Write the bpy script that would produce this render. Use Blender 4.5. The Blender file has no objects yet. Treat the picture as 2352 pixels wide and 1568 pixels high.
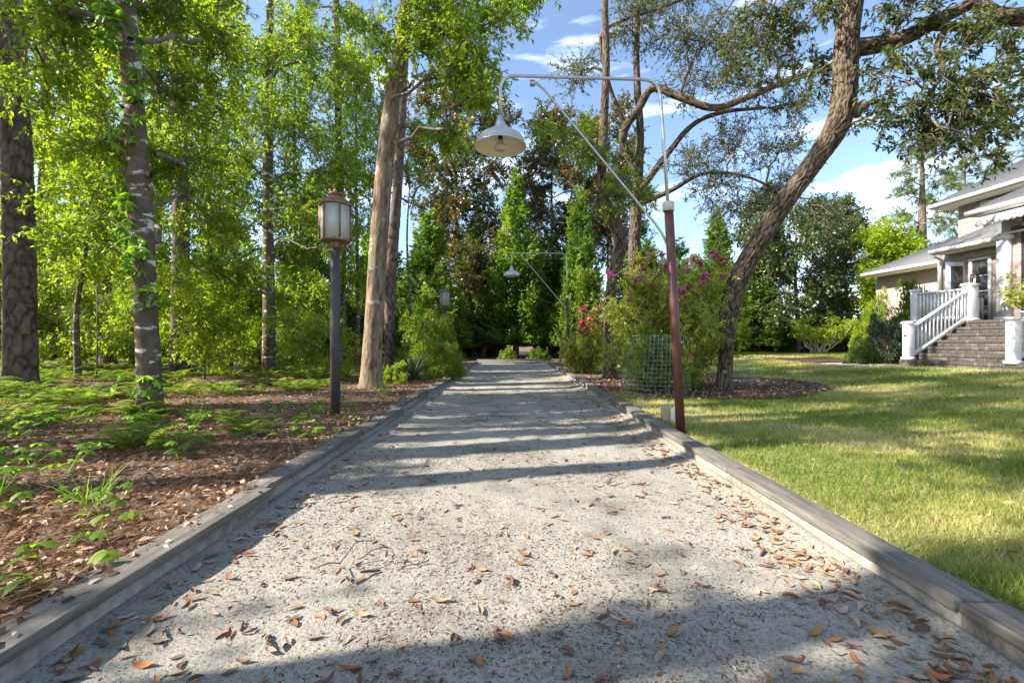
import bpy, math, random
import numpy as np
from mathutils import Vector, Matrix
R = math.radians
S = bpy.context.scene
COL = S.collection
f32 = np.float32

# ------------------------------------------------------------------ camera
CAMZ = 1.05
cam_d = bpy.data.cameras.new('camera'); cam = bpy.data.objects.new('camera', cam_d); COL.objects.link(cam)
cam.location = (0, 0, CAMZ); cam.rotation_euler = (R(90), 0, 0)
cam_d.lens = 16.0; cam_d.sensor_width = 36.0; cam_d.clip_start = 0.05; cam_d.clip_end = 2000
S.camera = cam
# ------------------------------------------------------------------ sky and sun
SUN_EL, SUN_AZ = 36.0, (-0.976, -0.217)          # direction towards the sun on the ground plane
sdir = Vector((SUN_AZ[0]*math.cos(R(SUN_EL)), SUN_AZ[1]*math.cos(R(SUN_EL)), math.sin(R(SUN_EL)))).normalized()
W = bpy.data.worlds.new('World'); S.world = W; W.use_nodes = True
nt = W.node_tree; nt.nodes.clear()
wo = nt.nodes.new('ShaderNodeOutputWorld'); bg = nt.nodes.new('ShaderNodeBackground'); bg.inputs[1].default_value = 0.108
sky = nt.nodes.new('ShaderNodeTexSky'); sky.sky_type = 'NISHITA'; sky.sun_disc = False
sky.sun_elevation = R(SUN_EL); sky.sun_rotation = math.atan2(SUN_AZ[0], SUN_AZ[1]) % (2*math.pi)
sky.air_density = 1.0; sky.dust_density = 0.8; sky.ozone_density = 1.6
tc = nt.nodes.new('ShaderNodeTexCoord'); mp = nt.nodes.new('ShaderNodeMapping'); mp.inputs['Scale'].default_value = (2.2, 2.2, 11)
nz = nt.nodes.new('ShaderNodeTexNoise'); nz.inputs['Scale'].default_value = 1.6; nz.inputs['Detail'].default_value = 7; nz.inputs['Roughness'].default_value = .58
rp = nt.nodes.new('ShaderNodeValToRGB'); rp.color_ramp.elements[0].position = .54; rp.color_ramp.elements[1].position = .84
mx = nt.nodes.new('ShaderNodeMix'); mx.data_type = 'RGBA'; mx.inputs[7].default_value = (8.2, 8.4, 8.8, 1)
nt.links.new(tc.outputs['Generated'], mp.inputs[0]); nt.links.new(mp.outputs[0], nz.inputs['Vector'])
nt.links.new(nz.outputs['Fac'], rp.inputs[0]); nt.links.new(rp.outputs[0], mx.inputs[0])
nt.links.new(sky.outputs[0], mx.inputs[6]); nt.links.new(mx.outputs[2], bg.inputs[0]); nt.links.new(bg.outputs[0], wo.inputs[0])
sl = bpy.data.lights.new('sun', 'SUN'); sl.energy = 4.6; sl.angle = R(.53); sl.color = (1, .925, .80)
so = bpy.data.objects.new('sun', sl); COL.objects.link(so); so.location = (-30, -10, 40)
so.rotation_euler = (-sdir).to_track_quat('-Z', 'Y').to_euler()
S.view_settings.view_transform = 'Standard'; S.view_settings.look = 'None'
S.view_settings.exposure = 1.62; S.view_settings.gamma = 1; S.view_settings.use_curve_mapping = False
S.render.engine = 'CYCLES'
S.cycles.max_bounces = 7; S.cycles.diffuse_bounces = 4; S.cycles.transmission_bounces = 4; S.cycles.transparent_max_bounces = 8

# ------------------------------------------------------------------ numpy helpers
def hash3(i, j, k, seed):
    h = (i.astype(np.int64)*374761393 + j.astype(np.int64)*668265263 + k.astype(np.int64)*2147483647 + seed*144665) & 0xffffffff
    h = ((h ^ (h >> 13))*1274126177) & 0xffffffff
    return ((h ^ (h >> 16)) & 0xffff)/65535.0
def vnoise(P, seed=0):
    P = np.asarray(P, float); b = np.floor(P); f = P-b; f = f*f*(3-2*f); i = b.astype(np.int64)
    o = 0
    for dx in (0, 1):
        for dy in (0, 1):
            for dz in (0, 1):
                w = (f[:, 0] if dx else 1-f[:, 0])*(f[:, 1] if dy else 1-f[:, 1])*(f[:, 2] if dz else 1-f[:, 2])
                o = o + w*hash3(i[:, 0]+dx, i[:, 1]+dy, i[:, 2]+dz, seed)
    return o
def fbm(P, seed=0, oct=4):
    P = np.asarray(P, float); a, t, o = 1., 0., 0
    for k in range(oct):
        o = o + a*vnoise(P*2**k, seed+k); t += a; a *= .5
    return o/t
def worley(P, seed=0):                                  # F2 - F1
    P = np.asarray(P, float); b = np.floor(P).astype(np.int64); f1 = np.full(len(P), 9.); f2 = np.full(len(P), 9.)
    for dx in (-1, 0, 1):
        for dy in (-1, 0, 1):
            for dz in (-1, 0, 1):
                c = b+np.array([dx, dy, dz])
                q = np.stack([hash3(c[:, 0], c[:, 1], c[:, 2], seed+n) for n in (1, 2, 3)], 1)+c
                d = np.linalg.norm(P-q, axis=1)
                f2 = np.minimum(f2, np.maximum(f1, d)); f1 = np.minimum(f1, d)
    return f2-f1
def nrm(v):
    v = np.asarray(v, float); return v/np.maximum(np.linalg.norm(v, axis=-1, keepdims=True), 1e-9)
def sm(t): t = np.clip(t, 0, 1); return t*t*(3-2*t)
def runit(rng, n): return nrm(rng.normal(size=(n, 3)))

def build(V, F, mat, name='mesh', smooth=False, attrs=None):
    me = bpy.data.meshes.new(name); V = np.asarray(V, f32)
    Fs = [np.asarray(f, np.int32) for f in (F if isinstance(F, list) else [F]) if len(f)]
    me.vertices.add(len(V)); me.vertices.foreach_set('co', V.ravel())
    li = np.concatenate([f.ravel() for f in Fs]); me.loops.add(len(li)); me.loops.foreach_set('vertex_index', li)
    st, o = [], 0
    for f in Fs:
        st.append(o+np.arange(len(f))*f.shape[1]); o += f.size
    st = np.concatenate(st).astype(np.int32); me.polygons.add(len(st)); me.polygons.foreach_set('loop_start', st)
    if smooth: me.polygons.foreach_set('use_smooth', np.ones(len(st), bool))
    for k, a in (attrs or {}).items():
        a = np.asarray(a, f32)
        if a.ndim == 1: me.attributes.new(k, 'FLOAT', 'POINT').data.foreach_set('value', a)
        else: me.attributes.new(k, 'FLOAT_VECTOR', 'POINT').data.foreach_set('vector', a.ravel())
    me.update(calc_edges=True)
    if mat: me.materials.append(mat)
    return me

class MB:
    """collects geometry for ONE mesh"""
    def __init__(s): s.V, s.Q, s.T, s.n, s.A = [], [], [], 0, []
    def add(s, V, Q=None, T=None, a=None):
        V = np.asarray(V, float).reshape(-1, 3); s.V.append(V)
        if Q is not None and len(Q): s.Q.append(np.asarray(Q)+s.n)
        if T is not None and len(T): s.T.append(np.asarray(T)+s.n)
        s.A.append(np.full(len(V), .5) if a is None else np.broadcast_to(a, (len(V),)))
        s.n += len(V); return s
    def box(s, c, d, rz=0, rx=0, ry=0):
        c = np.array(c, float); x, y, z = np.array(d, float)/2
        v = np.array([[-x, -y, -z], [x, -y, -z], [x, y, -z], [-x, y, -z], [-x, -y, z], [x, -y, z], [x, y, z], [-x, y, z]])
        m = np.array(Matrix.Rotation(rz, 3, 'Z') @ Matrix.Rotation(ry, 3, 'Y') @ Matrix.Rotation(rx, 3, 'X'))
        return s.add(v@m.T+c, [[0, 3, 2, 1], [4, 5, 6, 7], [0, 1, 5, 4], [1, 2, 6, 5], [2, 3, 7, 6], [3, 0, 4, 7]])
    def bar(s, a, b, w, h):                               # a box from a to b
        a, b = np.array(a, float), np.array(b, float); d = nrm(b-a); u = np.cross(d, [0, 0, 1.])
        if np.linalg.norm(u) < 1e-4: u = np.array([1., 0, 0])
        u = nrm(u); v = np.cross(u, d); q = [(-1, -1), (1, -1), (1, 1), (-1, 1)]
        V = [p+u*i*w/2+v*j*h/2 for p in (a, b) for i, j in q]
        return s.add(V, [[0, 1, 2, 3], [7, 6, 5, 4], [0, 4, 5, 1], [1, 5, 6, 2], [2, 6, 7, 3], [3, 7, 4, 0]])
    def tube(s, P, r, n=8, cap=True):
        V, Q = tube(P, r, n); s.add(V, Q)
        if cap:
            m = len(V)//n; c = s.n
            s.add([np.mean(V[:n], 0), np.mean(V[-n:], 0)])
            base = c-len(V)
            s.T.append(np.array([[c, base+(i+1) % n, base+i] for i in range(n)]+[[c+1, base+(m-1)*n+i, base+(m-1)*n+(i+1) % n] for i in range(n)]))
        return s
    def lathe(s, prof, n=24, c=(0, 0, 0), rot=0):
        a = np.arange(n)*2*math.pi/n+rot; c = np.array(c, float)
        V = np.concatenate([np.stack([r*np.cos(a), r*np.sin(a), np.full(n, z)], 1) for r, z in prof])+c
        Q = [[k*n+i, k*n+(i+1) % n, (k+1)*n+(i+1) % n, (k+1)*n+i] for k in range(len(prof)-1) for i in range(n)]
        return s.add(V, Q)
    def prism(s, poly, axis, t):                          # polygon (list of 3-D points) swept by vector
        P = np.array(poly, float); k = len(P); V = np.concatenate([P, P+np.array(axis, float)*t])
        s.add(V, [[i, (i+1) % k, k+(i+1) % k, k+i] for i in range(k)])
        b = s.n-2*k
        s.T.append(np.array([[b, b+i+1, b+i] for i in range(1, k-1)]+[[b+k, b+k+i, b+k+i+1] for i in range(1, k-1)])); return s
    def mesh(s, mat, name='mesh', smooth=False, off=(0, 0, 0), attr=False):
        V = np.concatenate(s.V)-np.array(off, float)
        F = ([np.concatenate(s.Q)] if s.Q else [])+([np.concatenate(s.T)] if s.T else [])
        return build(V, F, mat, name, smooth, {'lc': np.concatenate(s.A)} if attr else None)

def tube(P, r, n=8):
    P = np.asarray(P, float); m = len(P); r = np.broadcast_to(np.asarray(r, float), (m,))
    T = nrm(np.gradient(P, axis=0)); u = np.cross(T[0], [0.3, 1, .2]); u = nrm(u)
    U = np.empty((m, 3))
    for i in range(m):
        u = u-T[i]*np.dot(u, T[i]); u = u/max(np.linalg.norm(u), 1e-9); U[i] = u
    B = np.cross(T, U); a = np.arange(n)*2*math.pi/n
    V = P[:, None]+r[:, None, None]*(U[:, None]*np.cos(a)[None, :, None]+B[:, None]*np.sin(a)[None, :, None])
    i = np.arange(m-1)[:, None]*n; j = np.arange(n)[None]; k = (j+1) % n
    Q = np.stack([i+j, i+k, i+n+k, i+n+j], -1).reshape(-1, 4)
    return V.reshape(-1, 3), Q
def spline(P, step):                                       # Catmull-Rom through rows of any width
    P = np.asarray(P, float); E = np.concatenate([[2*P[0]-P[1]], P, [2*P[-1]-P[-2]]]); out = []
    for i in range(len(P)-1):
        a, b, c, d = E[i:i+4]; n = max(1, int(np.linalg.norm((c-b)[:3])/step)); t = (np.arange(n)/n)[:, None]
        out.append(.5*(2*b+(c-a)*t+(2*a-5*b+4*c-d)*t**2+(3*b-a-3*c+d)*t**3))
    out.append(P[-1:]); return np.concatenate(out)

def link(name, me, parent=None, loc=None, **pr):
    o = bpy.data.objects.new(name, me); COL.objects.link(o)
    if parent: o.parent = parent
    if loc is not None: o.location = loc
    for k, v in pr.items(): o[k] = v
    return o
def thing(name, label, category, loc=(0, 0, 0), rz=0, group=None):
    o = bpy.data.objects.new(name, None); COL.objects.link(o); o.location = loc; o.rotation_euler = (0, 0, rz)
    o.empty_display_size = .1; o['label'] = label; o['category'] = category
    if group: o['group'] = group
    return o
def dup(o, parent=None):
    c = o.copy(); COL.objects.link(c); c.parent = parent
    for ch in list(o.children): dup(ch, c)
    return c
def bevel(o, w=.004, seg=2):
    m = o.modifiers.new('bevel', 'BEVEL'); m.width = w; m.segments = seg; m.limit_method = 'ANGLE'; return o

F0, CX, CY = 1045.0, 1176.0, 786.0                        # focal length and centre, to read world points off the photo
def at(px, py, d): return np.array([(px-CX)/F0*d, d, CAMZ-(py-CY)/F0*d])

# ------------------------------------------------------------------ materials
def nodes(name):
    m = bpy.data.materials.new(name); m.use_nodes = True; t = m.node_tree; t.nodes.clear()
    o = t.nodes.new('ShaderNodeOutputMaterial'); p = t.nodes.new('ShaderNodeBsdfPrincipled'); t.links.new(p.outputs[0], o.inputs[0])
    return m, t, p, o
def ramp(t, fac, cols):
    r = t.nodes.new('ShaderNodeValToRGB'); e = r.color_ramp.elements
    while len(e) < len(cols): e.new(.5)
    for k, (pos, c) in enumerate(cols): e[k].position = pos; e[k].color = (*c, 1)
    t.links.new(fac, r.inputs[0]); return r.outputs[0]
def mat(name, cols, scale=6, rough=.8, bump=0., bscale=None, stretch=(1, 1, 1), metal=0., spec=.3, detail=6, coord='Object', attr=None, bdist=.01):
    m, t, p, o = nodes(name)
    if attr:
        a = t.nodes.new('ShaderNodeAttribute'); a.attribute_name = attr; vec = a.outputs['Vector']
    else:
        vec = t.nodes.new('ShaderNodeTexCoord').outputs[coord]
    mpn = t.nodes.new('ShaderNodeMapping'); mpn.inputs['Scale'].default_value = stretch; t.links.new(vec, mpn.inputs[0])
    n = t.nodes.new('ShaderNodeTexNoise'); n.inputs['Scale'].default_value = scale; n.inputs['Detail'].default_value = detail; n.inputs['Roughness'].default_value = .62
    t.links.new(mpn.outputs[0], n.inputs['Vector'])
    k = len(cols); pos = [.3+.4*i/max(k-1, 1) for i in range(k)]
    t.links.new(ramp(t, n.outputs['Fac'], list(zip(pos, cols))), p.inputs['Base Color'])
    p.inputs['Roughness'].default_value = rough; p.inputs['Metallic'].default_value = metal; p.inputs['Specular IOR Level'].default_value = spec
    if bump:
        n2 = t.nodes.new('ShaderNodeTexNoise'); n2.inputs['Scale'].default_value = bscale or scale*3; n2.inputs['Detail'].default_value = 5
        t.links.new(mpn.outputs[0], n2.inputs['Vector'])
        b = t.nodes.new('ShaderNodeBump'); b.inputs['Strength'].default_value = bump; b.inputs['Distance'].default_value = bdist
        t.links.new(n2.outputs['Fac'], b.inputs['Height']); t.links.new(b.outputs[0], p.inputs['Normal'])
    return m
def leafmat(name, cols, trans=.45, rough=.42, spec=.35, tmul=(1.9, 2.0, 1.0)):
    """cols picked per leaf by its own random value; thin leaves pass some light"""
    m, t, p, o = nodes(name)
    a = t.nodes.new('ShaderNodeAttribute'); a.attribute_name = 'lc'
    k = len(cols); c = ramp(t, a.outputs['Fac'], [(i/max(k-1, 1), q) for i, q in enumerate(cols)])
    t.links.new(c, p.inputs['Base Color']); p.inputs['Roughness'].default_value = rough; p.inputs['Specular IOR Level'].default_value = spec
    if trans:
        tr = t.nodes.new('ShaderNodeBsdfTranslucent'); mm = t.nodes.new('ShaderNodeMix'); mm.data_type = 'RGBA'; mm.blend_type = 'MULTIPLY'
        mm.inputs[0].default_value = 1; t.links.new(c, mm.inputs[6]); mm.inputs[7].default_value = (*tmul, 1)
        t.links.new(mm.outputs[2], tr.inputs[0]); ms = t.nodes.new('ShaderNodeMixShader'); ms.inputs[0].default_value = trans
        t.links.new(p.outputs[0], ms.inputs[1]); t.links.new(tr.outputs[0], ms.inputs[2]); t.links.new(ms.outputs[0], o.inputs[0])
    return m
def barkmat(name, lo, hi, patch=None, pscale=(3, 3, 9), pthr=.6, scale=30, extra=None):
    m, t, p, o = nodes(name)
    bd = t.nodes.new('ShaderNodeAttribute'); bd.attribute_name = 'bd'
    bk = t.nodes.new('ShaderNodeAttribute'); bk.attribute_name = 'bk'
    n = t.nodes.new('ShaderNodeTexNoise'); n.inputs['Scale'].default_value = scale; n.inputs['Detail'].default_value = 7; n.inputs['Roughness'].default_value = .7
    mp_ = t.nodes.new('ShaderNodeMapping'); mp_.inputs['Scale'].default_value = (1, 1, .35); t.links.new(bk.outputs['Vector'], mp_.inputs[0]); t.links.new(mp_.outputs[0], n.inputs['Vector'])
    ma = t.nodes.new('ShaderNodeMath'); ma.operation = 'MULTIPLY_ADD'; ma.inputs[1].default_value = .9; ma.use_clamp = True
    mb = t.nodes.new('ShaderNodeMath'); mb.operation = 'MULTIPLY_ADD'; mb.inputs[1].default_value = 1.2; mb.inputs[2].default_value = -.55
    t.links.new(n.outputs['Fac'], mb.inputs[0]); t.links.new(bd.outputs['Fac'], ma.inputs[0]); t.links.new(mb.outputs[0], ma.inputs[2])
    c = ramp(t, ma.outputs[0], [(0, lo), (.5, tuple((np.array(lo)+np.array(hi))/2)), (1, hi)])
    if patch:
        mp2 = t.nodes.new('ShaderNodeMapping'); mp2.inputs['Scale'].default_value = pscale; t.links.new(bk.outputs['Vector'], mp2.inputs[0])
        n2 = t.nodes.new('ShaderNodeTexNoise'); n2.inputs['Scale'].default_value = 1; n2.inputs['Detail'].default_value = 5; n2.inputs['Roughness'].default_value = .6
        t.links.new(mp2.outputs[0], n2.inputs['Vector']); f = ramp(t, n2.outputs['Fac'], [(pthr, (0, 0, 0)), (pthr+.04, (1, 1, 1))])
        x = t.nodes.new('ShaderNodeMix'); x.data_type = 'RGBA'; x.inputs[7].default_value = (*patch, 1); t.links.new(f, x.inputs[0]); t.links.new(c, x.inputs[6]); c = x.outputs[2]
    t.links.new(c, p.inputs['Base Color']); p.inputs['Roughness'].default_value = .92; p.inputs['Specular IOR Level'].default_value = .12
    b = t.nodes.new('ShaderNodeBump'); b.inputs['Strength'].default_value = .6; b.inputs['Distance'].default_value = .012
    t.links.new(n.outputs['Fac'], b.inputs['Height']); t.links.new(b.outputs[0], p.inputs['Normal'])
    return m
def brickmat(name, c1, c2, mortar, bw=.21, bh=.075, horiz=False):
    m, t, p, o = nodes(name)
    g = t.nodes.new('ShaderNodeTexCoord'); sx = t.nodes.new('ShaderNodeSeparateXYZ'); cb = t.nodes.new('ShaderNodeCombineXYZ')
    t.links.new(g.outputs['Object'], sx.inputs[0]); ad = t.nodes.new('ShaderNodeMath'); t.links.new(sx.outputs[0], ad.inputs[0]); t.links.new(sx.outputs[1], ad.inputs[1])
    if horiz: t.links.new(sx.outputs[0], cb.inputs[0]); t.links.new(sx.outputs[1], cb.inputs[1])
    else: t.links.new(ad.outputs[0], cb.inputs[0]); t.links.new(sx.outputs[2], cb.inputs[1])
    b = t.nodes.new('ShaderNodeTexBrick'); b.inputs['Scale'].default_value = 1; b.inputs['Brick Width'].default_value = bw; b.inputs['Row Height'].default_value = bh
    b.inputs['Mortar Size'].default_value = .006; b.inputs['Bias'].default_value = 0; b.inputs['Color1'].default_value = (*c1, 1); b.inputs['Color2'].default_value = (*c2, 1); b.inputs['Mortar'].default_value = (*mortar, 1)
    t.links.new(cb.outputs[0], b.inputs['Vector']); t.links.new(b.outputs['Color'], p.inputs['Base Color'])
    bu = t.nodes.new('ShaderNodeBump'); bu.inputs['Strength'].default_value = .5; bu.inputs['Distance'].default_value = .008; bu.invert = True
    t.links.new(b.outputs['Fac'], bu.inputs['Height']); t.links.new(bu.outputs[0], p.inputs['Normal']); p.inputs['Roughness'].default_value = .85
    return m

M_soil = mat('forest_soil', [(.06, .038, .025), (.13, .085, .056), (.21, .145, .10)], 5, .95, .7, 40, bdist=.02)
M_lawn = mat('lawn_thatch', [(.13, .15, .045), (.24, .225, .085), (.36, .31, .145)], 2.2, .95, .6, 60, detail=9)
M_mulch = mat('mulch', [(.03, .016, .011), (.075, .038, .027), (.12, .065, .045)], 25, .95, .9, 45, bdist=.02)
M_board = mat('weathered_board', [(.08, .07, .06), (.145, .13, .112), (.205, .187, .163)], 3, .85, .35, 40, stretch=(12, 1.2, 12))
M_boardface = mat('sandy_board_face', [(.17, .15, .125), (.27, .245, .21), (.35, .325, .285)], 16, .9, .6, 60)
M_bark_branch = mat('branch_bark', [(.09, .07, .055), (.17, .14, .115), (.26, .22, .185)], 12, .9, .5, 50)
M_bark_twig = mat('twig_bark', [(.13, .10, .075), (.22, .175, .14)], 9, .9)
M_pine = barkmat('pine_bark', (.035, .02, .015), (.21, .165, .14), scale=30)
M_oak = barkmat('oak_bark', (.022, .015, .010), (.18, .137, .10), scale=40)
M_holly = barkmat('lichened_bark', (.065, .046, .032), (.185, .145, .105), patch=(.56, .56, .51), pscale=(3.6, 3.6, 8.5), pthr=.57, scale=18)
M_smooth = barkmat('fibrous_bark', (.09, .06, .04), (.34, .26, .185), patch=(.41, .385, .345), pscale=(3.5, 3.5, 3), pthr=.6, scale=28)
G_left = leafmat('laurel_leaf', [(.06, .115, .012), (.125, .20, .016), (.21, .285, .022), (.33, .365, .035)], .5, tmul=(2.15, 2.2, .8))
G_lime = leafmat('young_leaf', [(.15, .215, .016), (.24, .305, .022), (.36, .39, .04)], .52, tmul=(2.0, 2.1, .8))
G_creeper = leafmat('creeper_leaf', [(.07, .16, .018), (.13, .25, .022), (.2, .32, .035)], .5)
G_oak = leafmat('oak_leaf', [(.035, .055, .018), (.055, .08, .022), (.09, .11, .03), (.15, .14, .04)], .35, .5, .3)
G_magn = leafmat('magnolia_leaf', [(.03, .055, .018), (.05, .08, .024), (.085, .11, .03), (.24, .125, .04), (.36, .19, .06)], .2, .3, .5)
G_magr = leafmat('glossy_evergreen_leaf', [(.028, .05, .02), (.05, .08, .025), (.085, .115, .03), (.2, .19, .05)], .2, .3, .5)
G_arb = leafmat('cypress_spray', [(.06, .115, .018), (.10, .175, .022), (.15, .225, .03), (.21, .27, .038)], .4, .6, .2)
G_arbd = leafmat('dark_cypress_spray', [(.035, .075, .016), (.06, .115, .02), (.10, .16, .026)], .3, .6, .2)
G_shrub = leafmat('shrub_leaf', [(.035, .07, .014), (.065, .11, .018), (.12, .165, .026)], .4)
G_feath = leafmat('feathery_leaf', [(.06, .115, .016), (.11, .175, .02), (.19, .24, .03), (.28, .29, .045)], .4)
G_pine = leafmat('pine_needle', [(.06, .10, .018), (.11, .155, .022), (.18, .21, .035)], .2, .5)
G_fern = leafmat('fern_frond', [(.085, .155, .02), (.15, .24, .026), (.23, .31, .036), (.35, .32, .09)], .5, .6, .2)
G_yucca = leafmat('yucca_blade', [(.05, .085, .05), (.09, .125, .07)], .15, .5)
G_grass = leafmat('grass_blade', [(.10, .165, .025), (.17, .22, .035), (.30, .29, .08), (.46, .40, .19)], .35, .6, .2)
G_azal = leafmat('azalea_leaf', [(.13, .17, .024), (.22, .27, .034), (.34, .37, .06), (.42, .34, .15)], .5)
G_pink = leafmat('pink_petal', [(.42, .03, .20), (.55, .08, .32), (.66, .24, .46)], .35, .6, .2, (1.1, 1.1, 1.1))
G_red = leafmat('rose_petal', [(.42, .035, .10), (.60, .09, .17), (.68, .2, .26)], .35, .6, .2, (1.1, 1.1, 1.1))
G_plum = leafmat('plum_leaf', [(.25, .11, .11), (.4, .2, .19)], .4)
G_blue = leafmat('bluish_leaf', [(.03, .055, .04), (.055, .085, .06), (.085, .12, .075)], .2)
G_litter = leafmat('dead_leaf', [(.11, .055, .03), (.22, .12, .065), (.33, .20, .115), (.43, .31, .21), (.50, .41, .32)], .12, .7, .2, (1.2, 1.0, .8))
G_needle = leafmat('dead_needle', [(.20, .075, .03), (.34, .15, .06), (.45, .26, .13)], .0, .7)
M_deb = mat('court_debris', [(.035, .028, .022), (.09, .07, .05)], 9, .9)
M_galv = mat('galvanised_steel', [(.42, .43, .44), (.55, .56, .57)], 14, .38, metal=.85)
M_maroon = mat('maroon_paint', [(.085, .03, .024), (.115, .042, .034)], 8, .38, .1, 60, spec=.5)
M_darkpole = mat('dark_brown_paint', [(.055, .046, .044), (.085, .072, .068)], 10, .5, spec=.4)
M_collar = mat('cream_pvc', [(.48, .45, .36), (.56, .53, .44)], 10, .6)
M_copper = mat('aged_copper', [(.17, .095, .06), (.26, .155, .10), (.24, .17, .125)], 12, .5, .2, 40, metal=.55)
M_shade = mat('galvanised_shade', [(.45, .45, .42), (.62, .62, .58)], 9, .35, .1, 30, metal=.6)
M_enamel = mat('cream_enamel', [(.74, .67, .54), (.80, .73, .60)], 4, .5)
M_white = mat('white_paint', [(.60, .60, .61), (.70, .70, .70)], 3, .55)
M_trim = mat('cream_trim', [(.74, .70, .62), (.80, .77, .70)], 3, .6)
M_roof = mat('grey_shingle', [(.085, .086, .09), (.135, .136, .14), (.19, .19, .193)], 10, .9, .5, 30, stretch=(1, 1, 8))
M_brick = brickmat('pale_brick', (.29, .225, .19), (.40, .335, .29), (.46, .43, .385))
M_stepbrick = mat('brown_brick', [(.048, .043, .039), (.08, .07, .063), (.115, .096, .083)], 5, .9, .5, 50)
M_mortar = mat('mortar', [(.30, .29, .27), (.38, .37, .35)], 20, .95)
M_path = brickmat('path_paver', (.42, .385, .35), (.52, .48, .44), (.33, .31, .28), .3, .15, True)
M_glassdark = mat('window_glass', [(.03, .035, .04), (.05, .055, .06)], 2, .06, spec=.6)
M_iron = mat('black_iron', [(.02, .018, .016), (.04, .035, .03)], 8, .5, metal=.5)
M_wire = mat('green_coated_wire', [(.20, .36, .34), (.28, .45, .43)], 6, .5)
M_wood = mat('tan_wood', [(.28, .17, .09), (.42, .28, .16)], 4, .8, .3, 30, stretch=(1, 8, 8))
M_cutwood = mat('cut_wood', [(.35, .24, .14), (.48, .35, .22)], 8, .9)
M_stub = mat('mossy_post', [(.34, .31, .19), (.44, .41, .28)], 6, .9, .3)
M_stubw = mat('grey_block', [(.42, .42, .43), (.5, .5, .51)], 6, .8)
M_terra = mat('terracotta', [(.3, .14, .09), (.36, .18, .12)], 6, .8)
M_stripe = None

def glass_pane():
    m, t, p, o = nodes('frosted_lantern_pane')
    p.inputs['Base Color'].default_value = (.78, .80, .76, 1); p.inputs['Roughness'].default_value = .22; p.inputs['Specular IOR Level'].default_value = .6
    tr = t.nodes.new('ShaderNodeBsdfTranslucent'); tr.inputs[0].default_value = (.75, .76, .7, 1); tp = t.nodes.new('ShaderNodeBsdfTransparent'); tp.inputs[0].default_value = (.9, .92, .88, 1)
    a = t.nodes.new('ShaderNodeMixShader'); a.inputs[0].default_value = .45; b = t.nodes.new('ShaderNodeMixShader'); b.inputs[0].default_value = .22
    t.links.new(p.outputs[0], a.inputs[1]); t.links.new(tr.outputs[0], a.inputs[2]); t.links.new(a.outputs[0], b.inputs[1]); t.links.new(tp.outputs[0], b.inputs[2]); t.links.new(b.outputs[0], o.inputs[0])
    return m
M_pane = glass_pane()
def sandmat():
    m, t, p, o = nodes('court_sand'); g = t.nodes.new('ShaderNodeTexCoord')
    a = t.nodes.new('ShaderNodeTexNoise'); a.inputs['Scale'].default_value = 1.3; a.inputs['Detail'].default_value = 8; a.inputs['Roughness'].default_value = .65
    b = t.nodes.new('ShaderNodeTexNoise'); b.inputs['Scale'].default_value = 70; b.inputs['Detail'].default_value = 4; b.inputs['Roughness'].default_value = .8
    for n in (a, b): t.links.new(g.outputs['Object'], n.inputs['Vector'])
    c1 = ramp(t, a.outputs['Fac'], [(.34, (.185, .168, .14)), (.46, (.315, .293, .252)), (.64, (.385, .360, .315))])
    c2 = ramp(t, b.outputs['Fac'], [(.34, (.22, .21, .19)), (.46, (.85, .84, .81)), (.62, (1.15, 1.15, 1.13))])
    x = t.nodes.new('ShaderNodeMix'); x.data_type = 'RGBA'; x.blend_type = 'MULTIPLY'; x.inputs[0].default_value = .85
    t.links.new(c1, x.inputs[6]); t.links.new(c2, x.inputs[7]); t.links.new(x.outputs[2], p.inputs['Base Color'])
    bu = t.nodes.new('ShaderNodeBump'); bu.inputs['Strength'].default_value = .9; bu.inputs['Distance'].default_value = .012
    t.links.new(b.outputs['Fac'], bu.inputs['Height']); t.links.new(bu.outputs[0], p.inputs['Normal'])
    p.inputs['Roughness'].default_value = .9; p.inputs['Specular IOR Level'].default_value = .25
    return m
M_sand = sandmat()

# ------------------------------------------------------------------ ground
XL, XR, YE = -1.68, 1.73, 21.9                            # outer edges of the court edging, far end
def gz(x, y):
    x, y = np.broadcast_arrays(np.asarray(x, float), np.asarray(y, float)); s = x.shape; x, y = x.ravel(), y.ravel()
    n = fbm(np.stack([x*.35, y*.35, 0*x], 1), 5, 3)-.5
    left = .09+.10*n*sm((-x-2.0)/2)+.12*sm((-x-6)/10)
    right = .085+.29*sm((x-3.2)/8)+.03*n*sm((x-2.2)/2)
    z = np.where(x < 0, left, right)
    z = np.where(np.abs(x) < 2.2, np.where(y > YE-.5, .10, z), z)
    z = z+.12*sm((y-22)/18)
    return z.reshape(s)
def grid(xs, ys, zf, mat_, name, off=0., keep=None, attr=None):
    X, Y = np.meshgrid(xs, ys); Z = zf(X, Y)+off; nx, ny = len(xs), len(ys)
    i = np.arange(ny-1)[:, None]*nx; j = np.arange(nx-1)[None]
    Q = np.stack([i+j, i+j+1, i+nx+j+1, i+nx+j], -1).reshape(-1, 4)
    V = np.stack([X.ravel(), Y.ravel(), Z.ravel()], 1)
    if keep is not None: Q = Q[keep(V[Q].mean(1))]
    return build(V, Q, mat_, name, True)
def cat_(*a): return np.unique(np.round(np.concatenate([np.atleast_1d(q) for q in a]), 4))
gx = cat_(np.linspace(-900, -60, 12), np.linspace(-60, -12, 40), np.linspace(-12, XL, 60), [XL, XR], np.linspace(XR, 16, 70), np.linspace(16, 60, 30), np.linspace(60, 900, 12))
gy = cat_(np.linspace(-300, -20, 8), np.linspace(-20, -4, 12), np.linspace(-4, YE, 110), [YE], np.linspace(YE, 50, 50), np.linspace(50, 1500, 14))
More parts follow.
